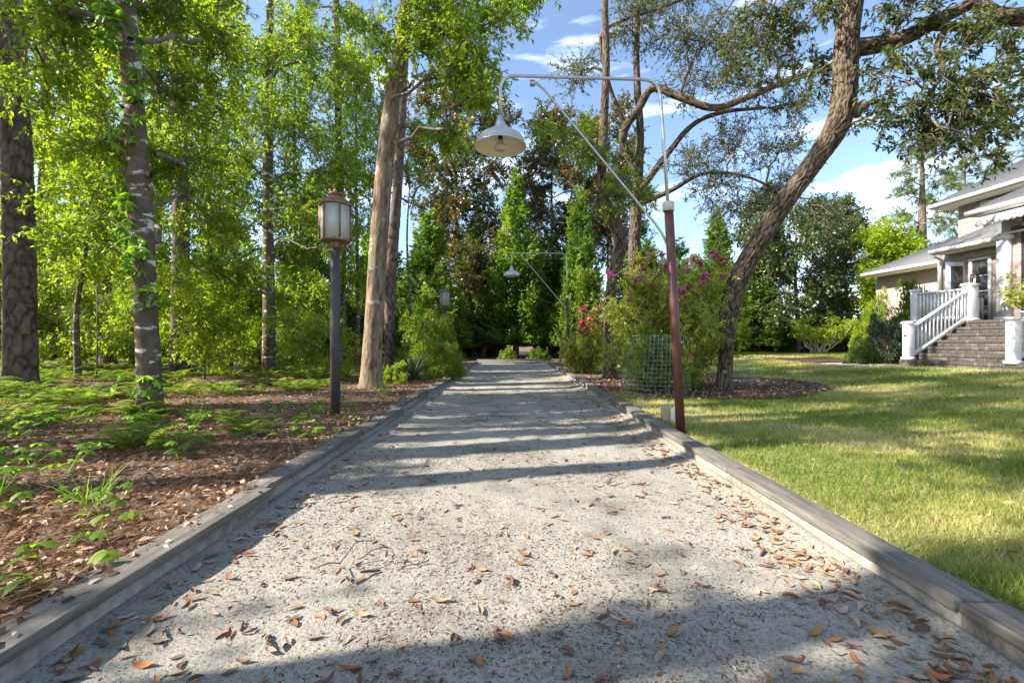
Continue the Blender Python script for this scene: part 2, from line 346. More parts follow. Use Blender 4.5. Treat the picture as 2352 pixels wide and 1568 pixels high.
link('ground', grid(gx, gy, gz, M_soil, 'ground', 0, lambda c: ~((c[:, 0] > XL) & (c[:, 0] < XR) & (c[:, 1] < YE) & (c[:, 1] > -4))), kind='structure')
# lawn: right of the court, wraps the mulch beds, runs back to the far hedge
def lawn_keep(c):
    x, y = c[:, 0], c[:, 1]; w = .25*(fbm(np.stack([x*.7, y*.7, 0*x], 1), 9, 3)-.5)
    ok = (x > 1.80+w*.2) & (y < 28.5+w*4)
    bed = ((x-4.0)/2.35)**2+((y-9.9)/2.35)**2 < 1+w*1.2            # bed under the leaning oak and the azalea
    bed |= (x < 3.6+w*3) & (y > 8.6)
    bed |= ((x-3.1)/2.2)**2+((y-12.5)/4)**2 < 1+w
    bed |= (x > 9.6+w*2+.1*(y-13)**2*.1) & (y > 12.9) & (y < 19) & (x < 13)   # bed by the stairs
    bed |= ((x-17)/3.2)**2+((y-27)/3)**2 < 1
    return ok & ~bed
lx = np.concatenate([np.arange(1.74, 14, .12), np.arange(14, 45, .4)]); ly = np.concatenate([np.arange(-3, 16, .12), np.arange(16, 32, .3)])
link('lawn', grid(lx, ly, gz, M_lawn, 'lawn', .006, lawn_keep), kind='structure')
def mulch_z(X, Y): return gz(X, Y)+.10*np.exp(-((X-4.0)**2+(Y-8.7)**2)/1.2)
link('mulch_bed', grid(np.arange(1.76, 6.6, .1), np.arange(6.5, 12.4, .1), mulch_z, M_mulch, 'mulch_bed', .003,
     lambda c: (((c[:, 0]-4.0)/2.45)**2+((c[:, 1]-9.9)/2.45)**2 < 1)), kind='structure')
link('mulch_bed', grid(np.arange(9.2, 13.2, .15), np.arange(12.7, 19.2, .15), gz, M_mulch, 'mulch_bed', .003, None), kind='structure')
link('mulch_bed', grid(np.arange(-2.4, 2.6, .15), np.arange(YE+.15, 26, .15), gz, M_mulch, 'mulch_bed', .004, None), kind='structure')
# court surface
def sand_z(X, Y):
    P = np.stack([X.ravel()*1.1, Y.ravel()*1.1, 0*X.ravel()], 1)
    z = .05*(fbm(P, 21, 3)-.5)+.016*(fbm(P*9, 22, 4)-.5)
    z = z.reshape(X.shape)+.05*np.exp(-(np.abs(X-1.55)/.12))+.028*np.exp(-(np.abs(X+1.52)/.10))
    return z
link('court_surface', grid(np.linspace(-1.60, 1.66, 150), cat_(np.linspace(-4, 1, 16), np.linspace(1, 6, 260), np.linspace(6, YE, 120)), sand_z, M_sand, 'court_surface'), kind='structure')

# court edging: weathered boards laid flat on a retaining board, one object for each side
def edging(side, segs, label):
    e = thing('court_edging', label, 'edging', (0, 0, 0))
    for k, (y0, y1, x0, z) in enumerate(segs):
        w = .17 if side < 0 else .165
        me = MB().box((0, 0, 0), (w, y1-y0-.008, .042)).mesh(M_board, 'board')
        b = bevel(link('board', me, e, (x0+side*w/2, (y0+y1)/2, z)), .006); b.rotation_euler = (0, R(side*1.2), R((k*37 % 5-2)*.10))
        me = MB().box((0, 0, 0), (.05, y1-y0-.008, .2)).mesh(M_boardface, 'retaining_board')
        link('retaining_board', me, e, (x0+side*.046, (y0+y1)/2, z-.121))
    return e
edging(-1, [(-4, 1.0, -1.50, .112), (1.0, 2.86, -1.50, .112), (2.86, 4.7, -1.545, .117), (4.7, 6.45, -1.53, .105), (6.45, 8.6, -1.60, .118), (8.6, 11.5, -1.55, .10), (11.5, 15, -1.58, .10), (15, 18.5, -1.6, .10), (18.5, 21.7, -1.6, .10)], 'weathered grey board edging along the woodland side of the court')
edging(1, [(-4, 1.6, 1.555, .118), (1.6, 3.3, 1.555, .118), (3.3, 4.75, 1.55, .118), (4.75, 6.2, 1.56, .116), (6.2, 7.4, 1.60, .112), (7.4, 9.6, 1.57, .105), (9.6, 12.2, 1.64, .10), (12.2, 15, 1.6, .10), (15, 18.5, 1.62, .10), (18.5, 21.7, 1.6, .10)], 'weathered grey board edging along the lawn side of the court')
e = thing('court_edging', 'low dark boards closing the far end of the court', 'edging')
for z, y in ((.05, 21.75), (.145, 21.82)):
    link('board', MB().box((0, 0, 0), (3.36, .06, .085)).mesh(M_board, 'board'), e, (0, y, z))

# ------------------------------------------------------------------ leaves, branches, trees
def leaves(rng, P, D, L, Wd, curl=.18, shape=4, flat=.6, c=None):
    """one small faceted leaf at each P, growing along D"""
    n = len(P); D = nrm(D); up = nrm(np.array([0, 0, 1.])+rng.normal(size=(n, 3))*flat)
    Sd = nrm(np.cross(D, up)); N = np.cross(Sd, D); L = np.broadcast_to(L, (n,))[:, None]; Wd = np.broadcast_to(Wd, (n,))[:, None]
    fo = Wd*.22
    if shape == 3:
        V = np.stack([P-Sd*Wd/2, P+Sd*Wd/2, P+D*L], 1); F = np.arange(n*3).reshape(-1, 3); return V.reshape(-1, 3), F, np.repeat(rng.random(n) if c is None else c, 3)
    cu = N*(curl*L); tw = fo*rng.uniform(-.6, 1.2, (n, 1))
    if shape == 4:
        V = np.stack([P, P+D*L*.45+Sd*Wd/2+N*fo-cu*.2, P+D*L-cu, P+D*L*.45-Sd*Wd/2+N*tw-cu*.2], 1); k = 4
        F = np.array([[0, 1, 3], [1, 2, 3]])
    else:
        V = np.stack([P, P+D*L*.26+Sd*Wd*.40+N*fo-cu*.07, P+D*L*.66+Sd*Wd*.42+N*fo*.7-cu*.43, P+D*L-cu, P+D*L*.66-Sd*Wd*.42+N*tw*.7-cu*.43, P+D*L*.26-Sd*Wd*.40+N*tw-cu*.07], 1); k = 6
        F = np.array([[0, 1, 5], [1, 2, 5], [2, 4, 5], [2, 3, 4]])
    F = (np.arange(n)[:, None, None]*k+F[None]).reshape(-1, 3)
    c = rng.random(n) if c is None else c
    return V.reshape(-1, 3), F, np.repeat(c, k)
def twigleaves(rng, T0, TD, TL, k, L, Wd, droop=.3, shape=4, spread=.75, flat=.6, cbase=None, csp=.5):
    n = len(T0); t = rng.uniform(.15, 1, (n, k)); P = T0[:, None]+TD[:, None]*(TL[:, None]*t)[..., None]
    D = TD[:, None]*.7+rng.normal(size=(n, k, 3))*spread; D[..., 2] -= droop
    cb = (rng.random(n) if cbase is None else cbase)[:, None]*(1-csp)+rng.random((n, k))*csp
    LL = L*rng.uniform(.65, 1.2, n*k)
    return leaves(rng, P.reshape(-1, 3), D.reshape(-1, 3), LL, LL*(Wd/L), .2, shape, flat, cb.ravel())
def sticks(T0, T1, r):
    """thin tapering twigs and straws, all at once"""
    n = len(T0); d = nrm(T1-T0); u = nrm(np.cross(d, [.31, .85, .43])); q = np.broadcast_to(r, (n,))[:, None]
    V = np.stack([T0-u*q, T0+u*q, T1+u*q*.45, T1-u*q*.45], 1)
    return V.reshape(-1, 3), np.arange(n*4).reshape(-1, 4)
def wander(rng, a, b, n, amp, sag=0):
    t = np.linspace(0, 1, n)[:, None]; L = np.linalg.norm(b-a); w = np.cumsum(rng.normal(size=(n, 3)), 0); w -= t*w[-1]
    P = a+(b-a)*t+w*amp*L/n; P[:, 2] += sag*L*np.sin(np.pi*t[:, 0]); return P

def trunk_mesh(path, kind, mat_, sides, seed, origin, step=.035):
    P = spline(path, step); r = P[:, 3]; V, Q = tube(P[:, :3], r, sides); m = len(P)
    s = np.concatenate([[0], np.cumsum(np.linalg.norm(np.diff(P[:, :3], axis=0), axis=1))])
    a = np.arange(sides)*2*math.pi/sides; r0 = max(.06, float(np.mean(r)))
    bk = np.stack([np.tile(np.cos(a), m)*r0, np.tile(np.sin(a), m)*r0, np.repeat(s, sides)], 1)
    C = np.repeat(P[:, :3], sides, 0); Nn = nrm(V-C); rr = np.repeat(r, sides)
    low = fbm(bk*np.array([3, 3, 1.1]), seed, 3)-.5
    wob = bk+.05*np.stack([vnoise(bk*6, seed+60), vnoise(bk*6, seed+61), vnoise(bk*6, seed+62)], 1)
    if kind == 'pine':
        d = sm(worley((wob+.03*np.stack([vnoise(bk*16, seed+70), vnoise(bk*16, seed+71), vnoise(bk*16, seed+72)], 1))*np.array([9, 9, 3.0]), seed)*3.4); n4 = fbm(bk*np.array([22, 22, 14]), seed+3, 3); bd = np.clip(d*.5+n4*.9-.2, 0, 1); d = d*.6+n4*.8; amp = .022
    elif kind == 'oak':
        n = fbm(wob*np.array([52, 52, 8.5]), seed, 3); d = sm(np.abs(n-.5)*6); bd = np.clip(d*1.1-.1, 0, 1); amp = .019
    elif kind == 'smooth':
        n = fbm(wob*np.array([46, 46, 3.0]), seed, 3); d = n; bd = np.clip((n-.5)*2.2+.5, 0, 1); amp = .018
    else:
        n = fbm(wob*np.array([9, 9, 16]), seed, 4); d = n; bd = n; amp = .007
    V = V+Nn*((d-.5)*amp*np.clip(rr/.18, .35, 1.4)+low*rr*(.14 if kind == 'oak' else .2))[:, None]
    # root flare
    h = V[:, 2]-path[0][2]; V = V+Nn*(rr*.35*np.exp(-np.clip(h, 0, 9)/.16)*(.7+.6*np.repeat(np.ones(m), sides)*(.5+.5*np.sin(np.tile(a, m)*4+seed))))[:, None]
    return build(V-np.asarray(origin), Q, mat_, 'trunk', True, {'bk': bk, 'bd': bd})

def grow(rng, anchors, blobs, wood, limb_r=.035, twigs=10, twig_len=.38, wa=.5, hang=1.2):
    """branches from the nearest wood to every foliage mass, sub-branches inside it, and the twigs that carry leaves"""
    T0, T1 = [], []
    A = np.array(anchors)[:, :3]
    for b in blobs:
        c = np.array(b[:3], float); rad = np.array(b[3:6], float); ns = int(b[6])
        pen = np.linalg.norm(A-c, axis=1)+np.clip(A[:, 2]-c[2]+.2, 0, 9)*hang; a = A[int(np.argmin(pen))]
        Lb = np.linalg.norm(c-a); limb = wander(rng, a, c, 9, wa, .08)
        wood.tube(limb, np.linspace(min(limb_r*(.6+.25*Lb), .11), limb_r*.35, 9), 6, False)
        u = runit(rng, ns)*np.cbrt(rng.uniform(.12, 1, ns))[:, None]
        for q in c+u*rad:
            s = limb[rng.integers(4, 9)]; p = wander(rng, s, q, 6, .7, .06)
            wood.tube(p, np.linspace(limb_r*.34, limb_r*.12, 6), 3, False)
            m = twigs; i = rng.uniform(1.2, 4.999, m); k = i.astype(int); fr = (i-k)[:, None]; st = p[k]*(1-fr)+p[k+1]*fr
            d = nrm(nrm(p[-1]-p[0])*.6+rng.normal(size=(m, 3))*.75+np.array([0, 0, -.05]))
            T0.append(st); T1.append(st+d*(twig_len*rng.uniform(.5, 1.3, m))[:, None])
    return np.concatenate(T0), np.concatenate(T1)

def tree(name, label, cat, trunk, kind, bark, blobs, lm, L, Wd, k=9, seed=0, sides=40, limbs=(), droop=.3, shape=4, group=None,
         twigs=10, twig_len=.38, limb_r=.035, step=.05, stick=.0045, branch=None, spread=.75, hang=1.2):
    rng = np.random.default_rng(seed); o = np.array(trunk[0][:3], float); t = thing(name, label, cat, o, 0, group)
    tr = [tuple(trunk[0][:2])+(trunk[0][2]-.12, trunk[0][3])]+[tuple(q) for q in trunk[1:]]
    link('trunk', trunk_mesh(tr, kind, bark, sides, seed, o, step), t)
    wood = MB(); anch = [p for p in spline(trunk, .25)]
    for lb in limbs:
        link('limb', trunk_mesh(list(lb), kind, bark, max(14, sides//3), seed+7, o, step*1.2), t); anch += [p for p in spline(lb, .25)][1:]
    if blobs:
        T0, T1 = grow(rng, anch, blobs, wood, limb_r, twigs, twig_len, .5, hang)
        if stick: wood.add(*sticks(T0, T1, stick))
        link('branches', wood.mesh(branch or M_bark_branch, 'branches', True, o), t)
        TL = np.linalg.norm(T1-T0, axis=1)
        V, F, c = twigleaves(rng, T0, nrm(T1-T0), TL, k, L, Wd, droop, shape, spread)
        link('crown', build(V-o, F, lm, 'crown', False, {'lc': c}), t)
    return t
def px(l, w=.70):                                          # list of (px, py, depth, width px) -> world points with radius
    return [tuple(at(a, b, d))+(wd/2*d/F0*w,) for a, b, d, wd in l]
def bl(l):                                                # (px, py, depth, rx px, ry px, depth radius, n)
    return [tuple(at(a, b, d))+(rx*d/F0, rd, ry*d/F0, n) for a, b, d, rx, ry, rd, n in l]

# ---------- the woods left of the court
PN = dict(shape=3, L=.2, Wd=.013, k=20, droop=.1, twigs=9, twig_len=.25, limb_r=.045, spread=.95)
def pine(label, pts, seed, sides=48, blobs=(), step=.055, group=None, lim=(), **kw):
    a = dict(PN); a.update(kw)
    return tree('pine_tree', label, 'pine tree', px(pts, .88), 'pine', M_pine, list(blobs), G_pine, seed=seed, sides=sides, step=step, group=group, limbs=lim, **a)
def highcrown(x, y, z0, z1, r, n, seed, sub=9):
    g = np.random.default_rng(seed); out = []
    for i in range(n):
        t = (i+.5)/n; a = i*2.4+g.uniform(0, 1); rr = r*(1-.55*t)*g.uniform(.5, 1.)
        out.append((x+rr*math.cos(a), y+rr*math.sin(a), z0+(z1-z0)*t, r*.42, r*.42, r*.22, sub))
    return out
p1 = at(48, 905, 9.1)
pine('thick plate barked pine trunk standing in ferns farthest from the court', [(48, 905, 9.1, 66), (47, 700, 9.1, 62), (42, 450, 9.1, 60), (32, 200, 9.1, 54), (25, 0, 9.1, 48), (18, -300, 9.1, 40), (10, -700, 9.1, 24)], 11, 64, highcrown(p1[0], p1[1], 10.5, 14.5, 2.4, 9, 1), .035)
pine('pine trunk between the lichened trunk and the speckled slim trunk', [(412, 862, 13.5, 42), (414, 700, 13.5, 40), (416, 400, 13.5, 34), (405, 100, 13.5, 30), (395, -300, 13.5, 20)], 12, 40, highcrown(*at(395, -300, 13.5)[:2], 11, 15, 2.2, 8, 2))
pine('dark pine trunk behind a young longleaf pine seedling', [(250, 850, 16.5, 36), (240, 700, 16.5, 34), (232, 500, 16.5, 32), (225, 200, 16.5, 28), (220, -250, 16.5, 18)], 13, 40, highcrown(*at(220, -250, 16.5)[:2], 12, 16, 2.4, 8, 3))
pine('straight grey pine trunk right behind the leaning fibrous trunk', [(893, 852, 14.5, 26), (898, 650, 14.5, 26), (915, 400, 14.5, 24), (930, 100, 14.5, 20), (940, -300, 14.5, 12)], 14, 40, highcrown(*at(940, -300, 14.5)[:2], 11.5, 16, 1.8, 6, 4))
pine('slender pine trunk right behind the nearer lantern post', [(788, 850, 17.5, 20), (785, 600, 17.5, 20), (778, 300, 17.5, 18), (772, 0, 17.5, 15), (770, -250, 17.5, 9)], 15, 32, highcrown(*at(770, -250, 17.5)[:2], 13, 18, 2., 7, 5))
pine('far pine with crooked bare limbs beside the thick plate barked trunk', [(118, 840, 21, 24), (116, 600, 21, 24), (108, 300, 21, 22), (104, 100, 21, 18), (100, -60, 21, 12)], 16, 32, highcrown(*at(104, 100, 21)[:2], 11, 18, 2.8, 12, 6, 8))
# broadleaf trees
t2 = px([(345, 962, 5.9, 56), (342, 850, 5.9, 48), (335, 700, 5.9, 46), (328, 550, 5.9, 44), (318, 400, 5.9, 42), (305, 200, 5.9, 40), (290, 0, 5.9, 36), (280, -250, 5.9, 26), (285, -520, 5.9, 14)], .98)
tree('laurel_tree', 'brown trunk with white lichen patches and bright leafy crown among ferns', 'tree', t2, 'holly', M_holly,
     bl([(170, 60, 6.4, 120, 90, .8, 13), (420, 40, 6.6, 130, 80, .9, 14), (110, 240, 7.2, 90, 80, .8, 9), (230, 330, 6.6, 90, 80, .7, 10), (420, 230, 7.2, 110, 90, .8, 12), (160, 430, 7.2, 110, 60, .8, 10),
         (430, 380, 7.4, 100, 70, .8, 10), (540, 140, 7.4, 100, 90, .8, 10), (60, 60, 7.5, 80, 80, .7, 6), (200, 560, 7.8, 120, 40, .8, 7), (480, 520, 7.6, 90, 45, .7, 7), (300, -120, 6, 180, 70, 1., 12)]),
     G_left, .085, .033, 14, 21, 52, droop=.25, step=.035, twigs=17, twig_len=.42)
t5 = px([(617, 866, 13.2, 34), (618, 700, 13.2, 29), (616, 520, 13.2, 26), (616, 300, 13.2, 23), (620, 100, 13.2, 19), (622, -100, 13.2, 12)], .88)
tree('laurel_tree', 'slim speckled trunk with hanging foliage standing behind the ferns', 'tree', t5, 'holly', M_holly,
     bl([(560, 120, 12.5, 90, 90, 1.4, 14), (690, 90, 12.8, 100, 90, 1.4, 14), (620, 260, 12, 90, 60, 1.2, 10), (520, 330, 12, 80, 70, 1.2, 10), (720, 300, 12.6, 80, 70, 1.2, 10), (560, 460, 11.5, 90, 50, 1., 10),
         (690, 460, 12, 70, 60, 1., 9), (480, 600, 11, 80, 40, .9, 9), (560, 640, 11.4, 60, 30, .8, 6), (780, 180, 13, 70, 80, 1.2, 9), (790, 400, 13, 40, 60, 1, 6), (640, -60, 13, 130, 60, 1.5, 10)]),
     G_left, .10, .038, 14, 22, 40, droop=.35, step=.05, twigs=18, twig_len=.48)
t6 = px([(852, 897, 9.4, 62), (856, 800, 9.4, 50), (862, 700, 9.4, 48), (870, 560, 9.4, 46), (884, 380, 9.4, 44), (900, 240, 9.4, 42), (918, 120, 9.4, 38), (932, 20, 9.4, 34), (948, -150, 9.4, 24), (960, -330, 9.4, 14)], .88)
tree('leaning_tree', 'leaning tan fibrous trunk whose leafy sprays hang above the court lamp', 'tree', t6, 'smooth', M_smooth,
     bl([(1000, 30, 9, 90, 60, .9, 13), (1080, 70, 8.7, 70, 70, .8, 13), (1110, 150, 8.4, 50, 55, .6, 9), (1060, 170, 8.8, 50, 50, .6, 8), (1130, 225, 8.2, 26, 30, .4, 4), (960, 110, 9.2, 40, 60, .6, 6), (840, 60, 9.6, 60, 60, .8, 8),
         (890, 140, 9, 26, 30, .4, 3), (1150, 40, 9, 70, 50, .8, 8), (1230, 20, 9.6, 60, 40, .8, 6), (1040, 300, 10, 60, 40, .7, 5), (930, -90, 9.3, 170, 70, 1.3, 12)]),
     G_left, .11, .038, 13, 23, 56, droop=.6, step=.035, twigs=15, twig_len=.45)
# understory trees filling the wood between the trunks
def understory(label, base, h, blobs, lm, seed, L=.1, Wd=.042, k=13, name='understory_tree', r=.07, **kw):
    x, y = base; z = float(gz(x, y)); g = np.random.default_rng(seed)
    tr = [(x, y, z, r), (x+g.normal()*.1, y, z+h*.35, r*.8), (x+g.normal()*.2, y+g.normal()*.2, z+h*.7, r*.55), (x+g.normal()*.2, y, z+h, r*.3)]
    return tree(name, label, 'tree', tr, 'holly', M_holly, blobs, lm, L, Wd, k, seed, 20, twigs=17, twig_len=.48, step=.1, **kw)
a_ = at(180, 840, 10.5)
understory('young tree with lime green leaves between the two nearest trunks in the ferns', a_[:2], 4.5, bl([(150, 330, 10, 90, 70, 1.1, 14), (230, 440, 10, 110, 60, 1.1, 14), (120, 520, 10, 90, 50, 1., 12), (330, 480, 10.4, 70, 60, 1, 9), (200, 600, 10.6, 100, 35, 1, 9), (380, 330, 10.6, 60, 80, 1, 9)]), G_lime, 31)
a_ = at(530, 840, 15.5)
understory('leafy sapling clump behind the slim speckled trunk', a_[:2], 6, bl([(520, 240, 15, 100, 110, 1.4, 12), (600, 400, 15, 110, 90, 1.4, 12), (480, 470, 15, 90, 70, 1.3, 11), (720, 520, 15.5, 80, 60, 1.2, 9), (780, 580, 14, 40, 40, .8, 6), (660, 600, 15.5, 90, 50, 1.2, 9)]), G_left, 32)
a_ = at(940, 830, 18)
understory('broad leafy tree behind the leaning tan trunk', a_[:2], 7, bl([(830, 230, 18, 80, 120, 1.5, 12), (760, 450, 18, 60, 90, 1.4, 9), (960, 280, 18, 60, 70, 1.3, 8), (960, 420, 18, 50, 60, 1.3, 7), (1090, 330, 17, 60, 50, 1.2, 6), (880, 380, 18, 60, 90, 1.3, 8)]), G_left, 33)
SAP = {}
for i_, (x_, d_, h_, m_, lab_) in enumerate([(150, 12.5, 2.6, G_lime, 'lime sapling thicket between the thick pine and the pine sapling'), (470, 11.5, 2.3, G_lime, 'bright leafy sapling spreading beside the plated pine trunk'), (560, 15, 2.8, G_left, 'green sapling clump left of the slim speckled trunk'), (700, 14, 2.7, G_left, 'green sapling clump right of the slim speckled trunk'), (330, 14.5, 3., G_left, 'leafy sapling clump behind the lichened trunk'), (745, 11, 1.5, G_lime, 'low bright sapling beside the nearer lantern post'), (20, 13, 2.8, G_left, 'leafy sapling clump behind the thick plate barked pine')]):
    g = np.random.default_rng(500+i_); X_ = (x_-CX)/F0*d_; z_ = float(gz(X_, d_))
    key = m_ is G_lime
    if key in SAP:
        t = dup(SAP[key][0]); t.location = (X_, d_, z_); q_ = h_/SAP[key][1]; t.scale = (q_, q_, q_); t.rotation_euler = (0, 0, 1+i_*1.1); t['label'] = lab_; continue
    SAP[key] = (understory(lab_, (X_, d_), h_*.8, [(X_+g.normal()*.8, d_+g.normal()*.5, z_+h_*(.25+.75*q/8), .75, .6, .4, 9) for q in range(9)], m_, 500+i_, r=.03, L=.1, k=10), h_)
# a climbing creeper on the lichened trunk
def creeper(label, path, n, seed):
    g = np.random.default_rng(seed); o = np.array(path[0][:3]); t = thing('creeper_vine', label, 'vine', o)
    P = spline(path, .05); m = len(P); s = np.linspace(0, 9, m)
    C = P[:, :3]+np.stack([np.cos(s), -np.abs(np.sin(s))-.1, 0*s], 1)*(P[:, 3:4]*1.02)
    sb = MB().tube(C-o, .008, 5)
    i = g.integers(0, m, n); S0 = C[i]+runit(g, n)*.03; d = nrm(runit(g, n)+np.array([0, -.6, -.1])); tip = S0+d*g.uniform(.06, .3, n)[:, None]
    V, Q = sticks(S0-o, tip-o, .003); link('stem', sb.add(V, Q).mesh(M_bark_twig, 'stem', True), t)
    a = np.array([-1.15, -.6, 0, .6, 1.15]); u = nrm(np.cross(d, [0, 0, 1.])+1e-6)
    dn = nrm(np.array([0, -.2, -.8])+g.normal(size=(n, 3))*.45)
    Pk = np.repeat(tip-o, 5, 0); D = (dn[:, None]*np.cos(a)[None, :, None]+u[:, None]*np.sin(a)[None, :, None]).reshape(-1, 3)
    V, F, c = leaves(g, Pk, D, np.repeat(g.uniform(.09, .16, n), 5), np.repeat(g.uniform(.04, .06, n), 5), .15, 6, .5, np.repeat(g.random(n), 5))
    link('leaves', build(V, F, G_creeper, 'leaves', False, {'lc': c}), t)
creeper('bright five leaved creeper climbing the white lichened trunk', [q for q in t2[2:7]], 130, 41)
creeper('small five leaved creeper at the foot of the lichened trunk', [t2[0], t2[1]], 16, 42)

# ---------- oaks right of the court
r1 = px([(1660, 897, 8.5, 38), (1668, 820, 8.5, 36), (1672, 740, 8.4, 44), (1692, 650, 8.3, 50), (1742, 560, 8.2, 47), (1806, 460, 8.0, 48), (1872, 370, 7.9, 48), (1925, 285, 7.8, 58), (1940, 200, 7.7, 56), (1945, 90, 7.6, 54), (1962, -20, 7.5, 48), (1995, -200, 7.4, 38), (1950, -420, 7.2, 24), (1900, -620, 7.0, 12)], .86)
l1 = px([(1950, 112, 7.65, 50), (2050, 98, 7.5, 40), (2130, 62, 7.3, 38), (2200, 26, 7.1, 36), (2245, 10, 7.0, 38), (2300, 38, 6.8, 34), (2420, 18, 6.6, 26), (2600, -60, 6.3, 16)], .62)
l2 = px([(2140, 62, 7.25, 24), (2230, 64, 7.1, 20), (2352, 56, 6.9, 18), (2500, 90, 6.7, 10)], .62)
l3 = px([(2175, 66, 7.2, 17), (2152, 112, 7.1, 15), (2164, 160, 7.0, 13), (2140, 215, 7.0, 8)], .62)
l4 = px([(1950, -10, 7.5, 34), (1840, -80, 7.6, 28), (1700, -110, 7.9, 22), (1560, -120, 8.3, 12)], .62)
OA = tree('oak_tree', 'leaning furrowed oak trunk rising from the mulch bed by the lawn', 'oak tree', r1, 'oak', M_oak,
     bl([(2050, 180, 7.2, 86, 75, .8, 11), (2160, 260, 6.9, 75, 64, .7, 11), (2250, 190, 6.6, 86, 64, .7, 11), (2300, 270, 6.5, 75, 43, .6, 9), (2120, 330, 7.4, 64, 32, .5, 5), (2240, 330, 6.5, 64, 27, .5, 5), (2300, 370, 6.4, 32, 27, .4, 2),
         (2080, 30, 7.2, 97, 54, .8, 11), (2270, 90, 6.6, 97, 54, .7, 11), (2010, 290, 7.5, 54, 54, .5, 5), (1860, 60, 7.8, 86, 54, .8, 9), (1760, 50, 8.0, 86, 54, .8, 9), (1860, 170, 8.0, 64, 54, .6, 6), (1700, 140, 8.4, 75, 54, .7, 6),
         (1960, -260, 7.3, 216, 97, 1.4, 13), (2250, -160, 6.6, 237, 75, 1.4, 13), (1650, -170, 8, 216, 75, 1.4, 11), (2450, 150, 6.4, 118, 97, .8, 11)]),
     G_oak, .095, .036, 12, 51, 96, [l1, l2, l3, l4], droop=.35, step=.028, twigs=10, twig_len=.34, hang=-.12, limb_r=.026)
st = at(1958, 262, 7.72); sv = at(1990, 240, 7.62)
stub = MB().tube([st, (st+sv)/2, sv], [.12, .10, .085], 18).mesh(M_bark_branch, 'limb_stub', True, np.array(r1[0][:3])); link('limb_stub', stub, OA)
link('cut_face', MB().tube([sv-(sv-st)*.02, sv+(sv-st)*.04], [.077, .072], 18).mesh(M_cutwood, 'cut_face', False, np.array(r1[0][:3])), OA)
r2 = px([(1402, 874, 11.6, 44), (1400, 780, 11.6, 36), (1401, 690, 11.6, 33), (1418, 600, 11.6, 38), (1424, 550, 11.6, 38), (1396, 480, 11.6, 30), (1382, 420, 11.6, 27), (1386, 300, 11.6, 26), (1392, 150, 11.6, 22), (1390, 0, 11.6, 18), (1400, -150, 11.6, 10)], .76)
tree('oak_tree', 'kinked oak trunk beside the court next to the wire cage', 'oak tree', r2, 'oak', M_oak,
     bl([(1360, 350, 11, 80, 45, .8, 9), (1440, 410, 11, 60, 60, .7, 9), (1290, 310, 11.2, 70, 40, .8, 7), (1470, 460, 11, 30, 30, .5, 4), (1400, 480, 11.2, 40, 20, .4, 3), (1230, 300, 10.8, 40, 35, .6, 4)]),
     G_left, .09, .032, 13, 52, 60, droop=.45, step=.04, twigs=11, twig_len=.4)
r3 = px([(1448, 838, 13.6, 40), (1450, 700, 13.6, 34), (1456, 580, 13.6, 32), (1462, 470, 13.6, 32), (1466, 400, 13.5, 28), (1470, 300, 13.4, 22), (1462, 150, 13.4, 18), (1468, -40, 13.4, 10)], .76)
m1 = px([(1466, 400, 13.5, 26), (1430, 320, 13.2, 24), (1468, 250, 13, 24), (1500, 205, 12.8, 22), (1560, 225, 12.6, 22), (1640, 250, 12.4, 20), (1720, 225, 12.2, 18), (1830, 180, 12, 16), (1960, 150, 11.6, 10)], .76)
m2 = px([(1462, 450, 13.5, 24), (1530, 360, 13.3, 22), (1590, 290, 13.1, 18), (1660, 260, 13, 15), (1760, 250, 12.8, 9)], .62)
m3 = px([(1470, 470, 13.5, 18), (1540, 440, 13.2, 16), (1620, 400, 13, 13), (1720, 410, 12.8, 9), (1800, 450, 12.6, 5)], .62)
m4 = px([(1440, 300, 13.2, 15), (1400, 200, 13.2, 14), (1380, 90, 13.2, 12), (1430, 50, 13.2, 12), (1520, 20, 13, 11), (1640, -30, 12.8, 7)], .62)
m5 = px([(1560, 225, 12.6, 10), (1600, 120, 12.4, 8), (1660, 40, 12.2, 6), (1700, -20, 12, 4)], .62)
tree('oak_tree', 'dark many limbed oak behind the azalea with thin spreading branches', 'oak tree', r3, 'oak', M_oak,
     bl([(1450, 60, 13, 96, 72, 1, 19), (1320, 170, 13.2, 72, 48, .7, 11), (1560, 70, 12.6, 108, 72, 1, 19), (1670, 100, 12.4, 96, 72, 1, 19), (1600, 190, 12.6, 84, 60, .8, 12), (1760, 110, 12.2, 96, 60, .9, 16), (1740, 190, 12.2, 96, 48, .8, 12),
         (1840, 240, 12, 84, 60, .8, 12), (1700, 330, 12.8, 96, 60, .8, 16), (1820, 330, 12.4, 72, 48, .7, 11), (1780, 420, 12.8, 96, 48, .8, 12), (1640, 440, 13, 84, 48, .8, 12), (1580, 380, 13, 72, 48, .7, 11), (1700, 480, 12.8, 96, 36, .7, 11), (1880, 500, 12.6, 60, 48, .6, 8), (1540, -30, 12.8, 192, 60, 1.2, 19)]),
     G_oak, .08, .028, 12, 53, 70, [m1, m2, m3, m4, m5], droop=.2, step=.05, twigs=14, twig_len=.5, stick=.006)

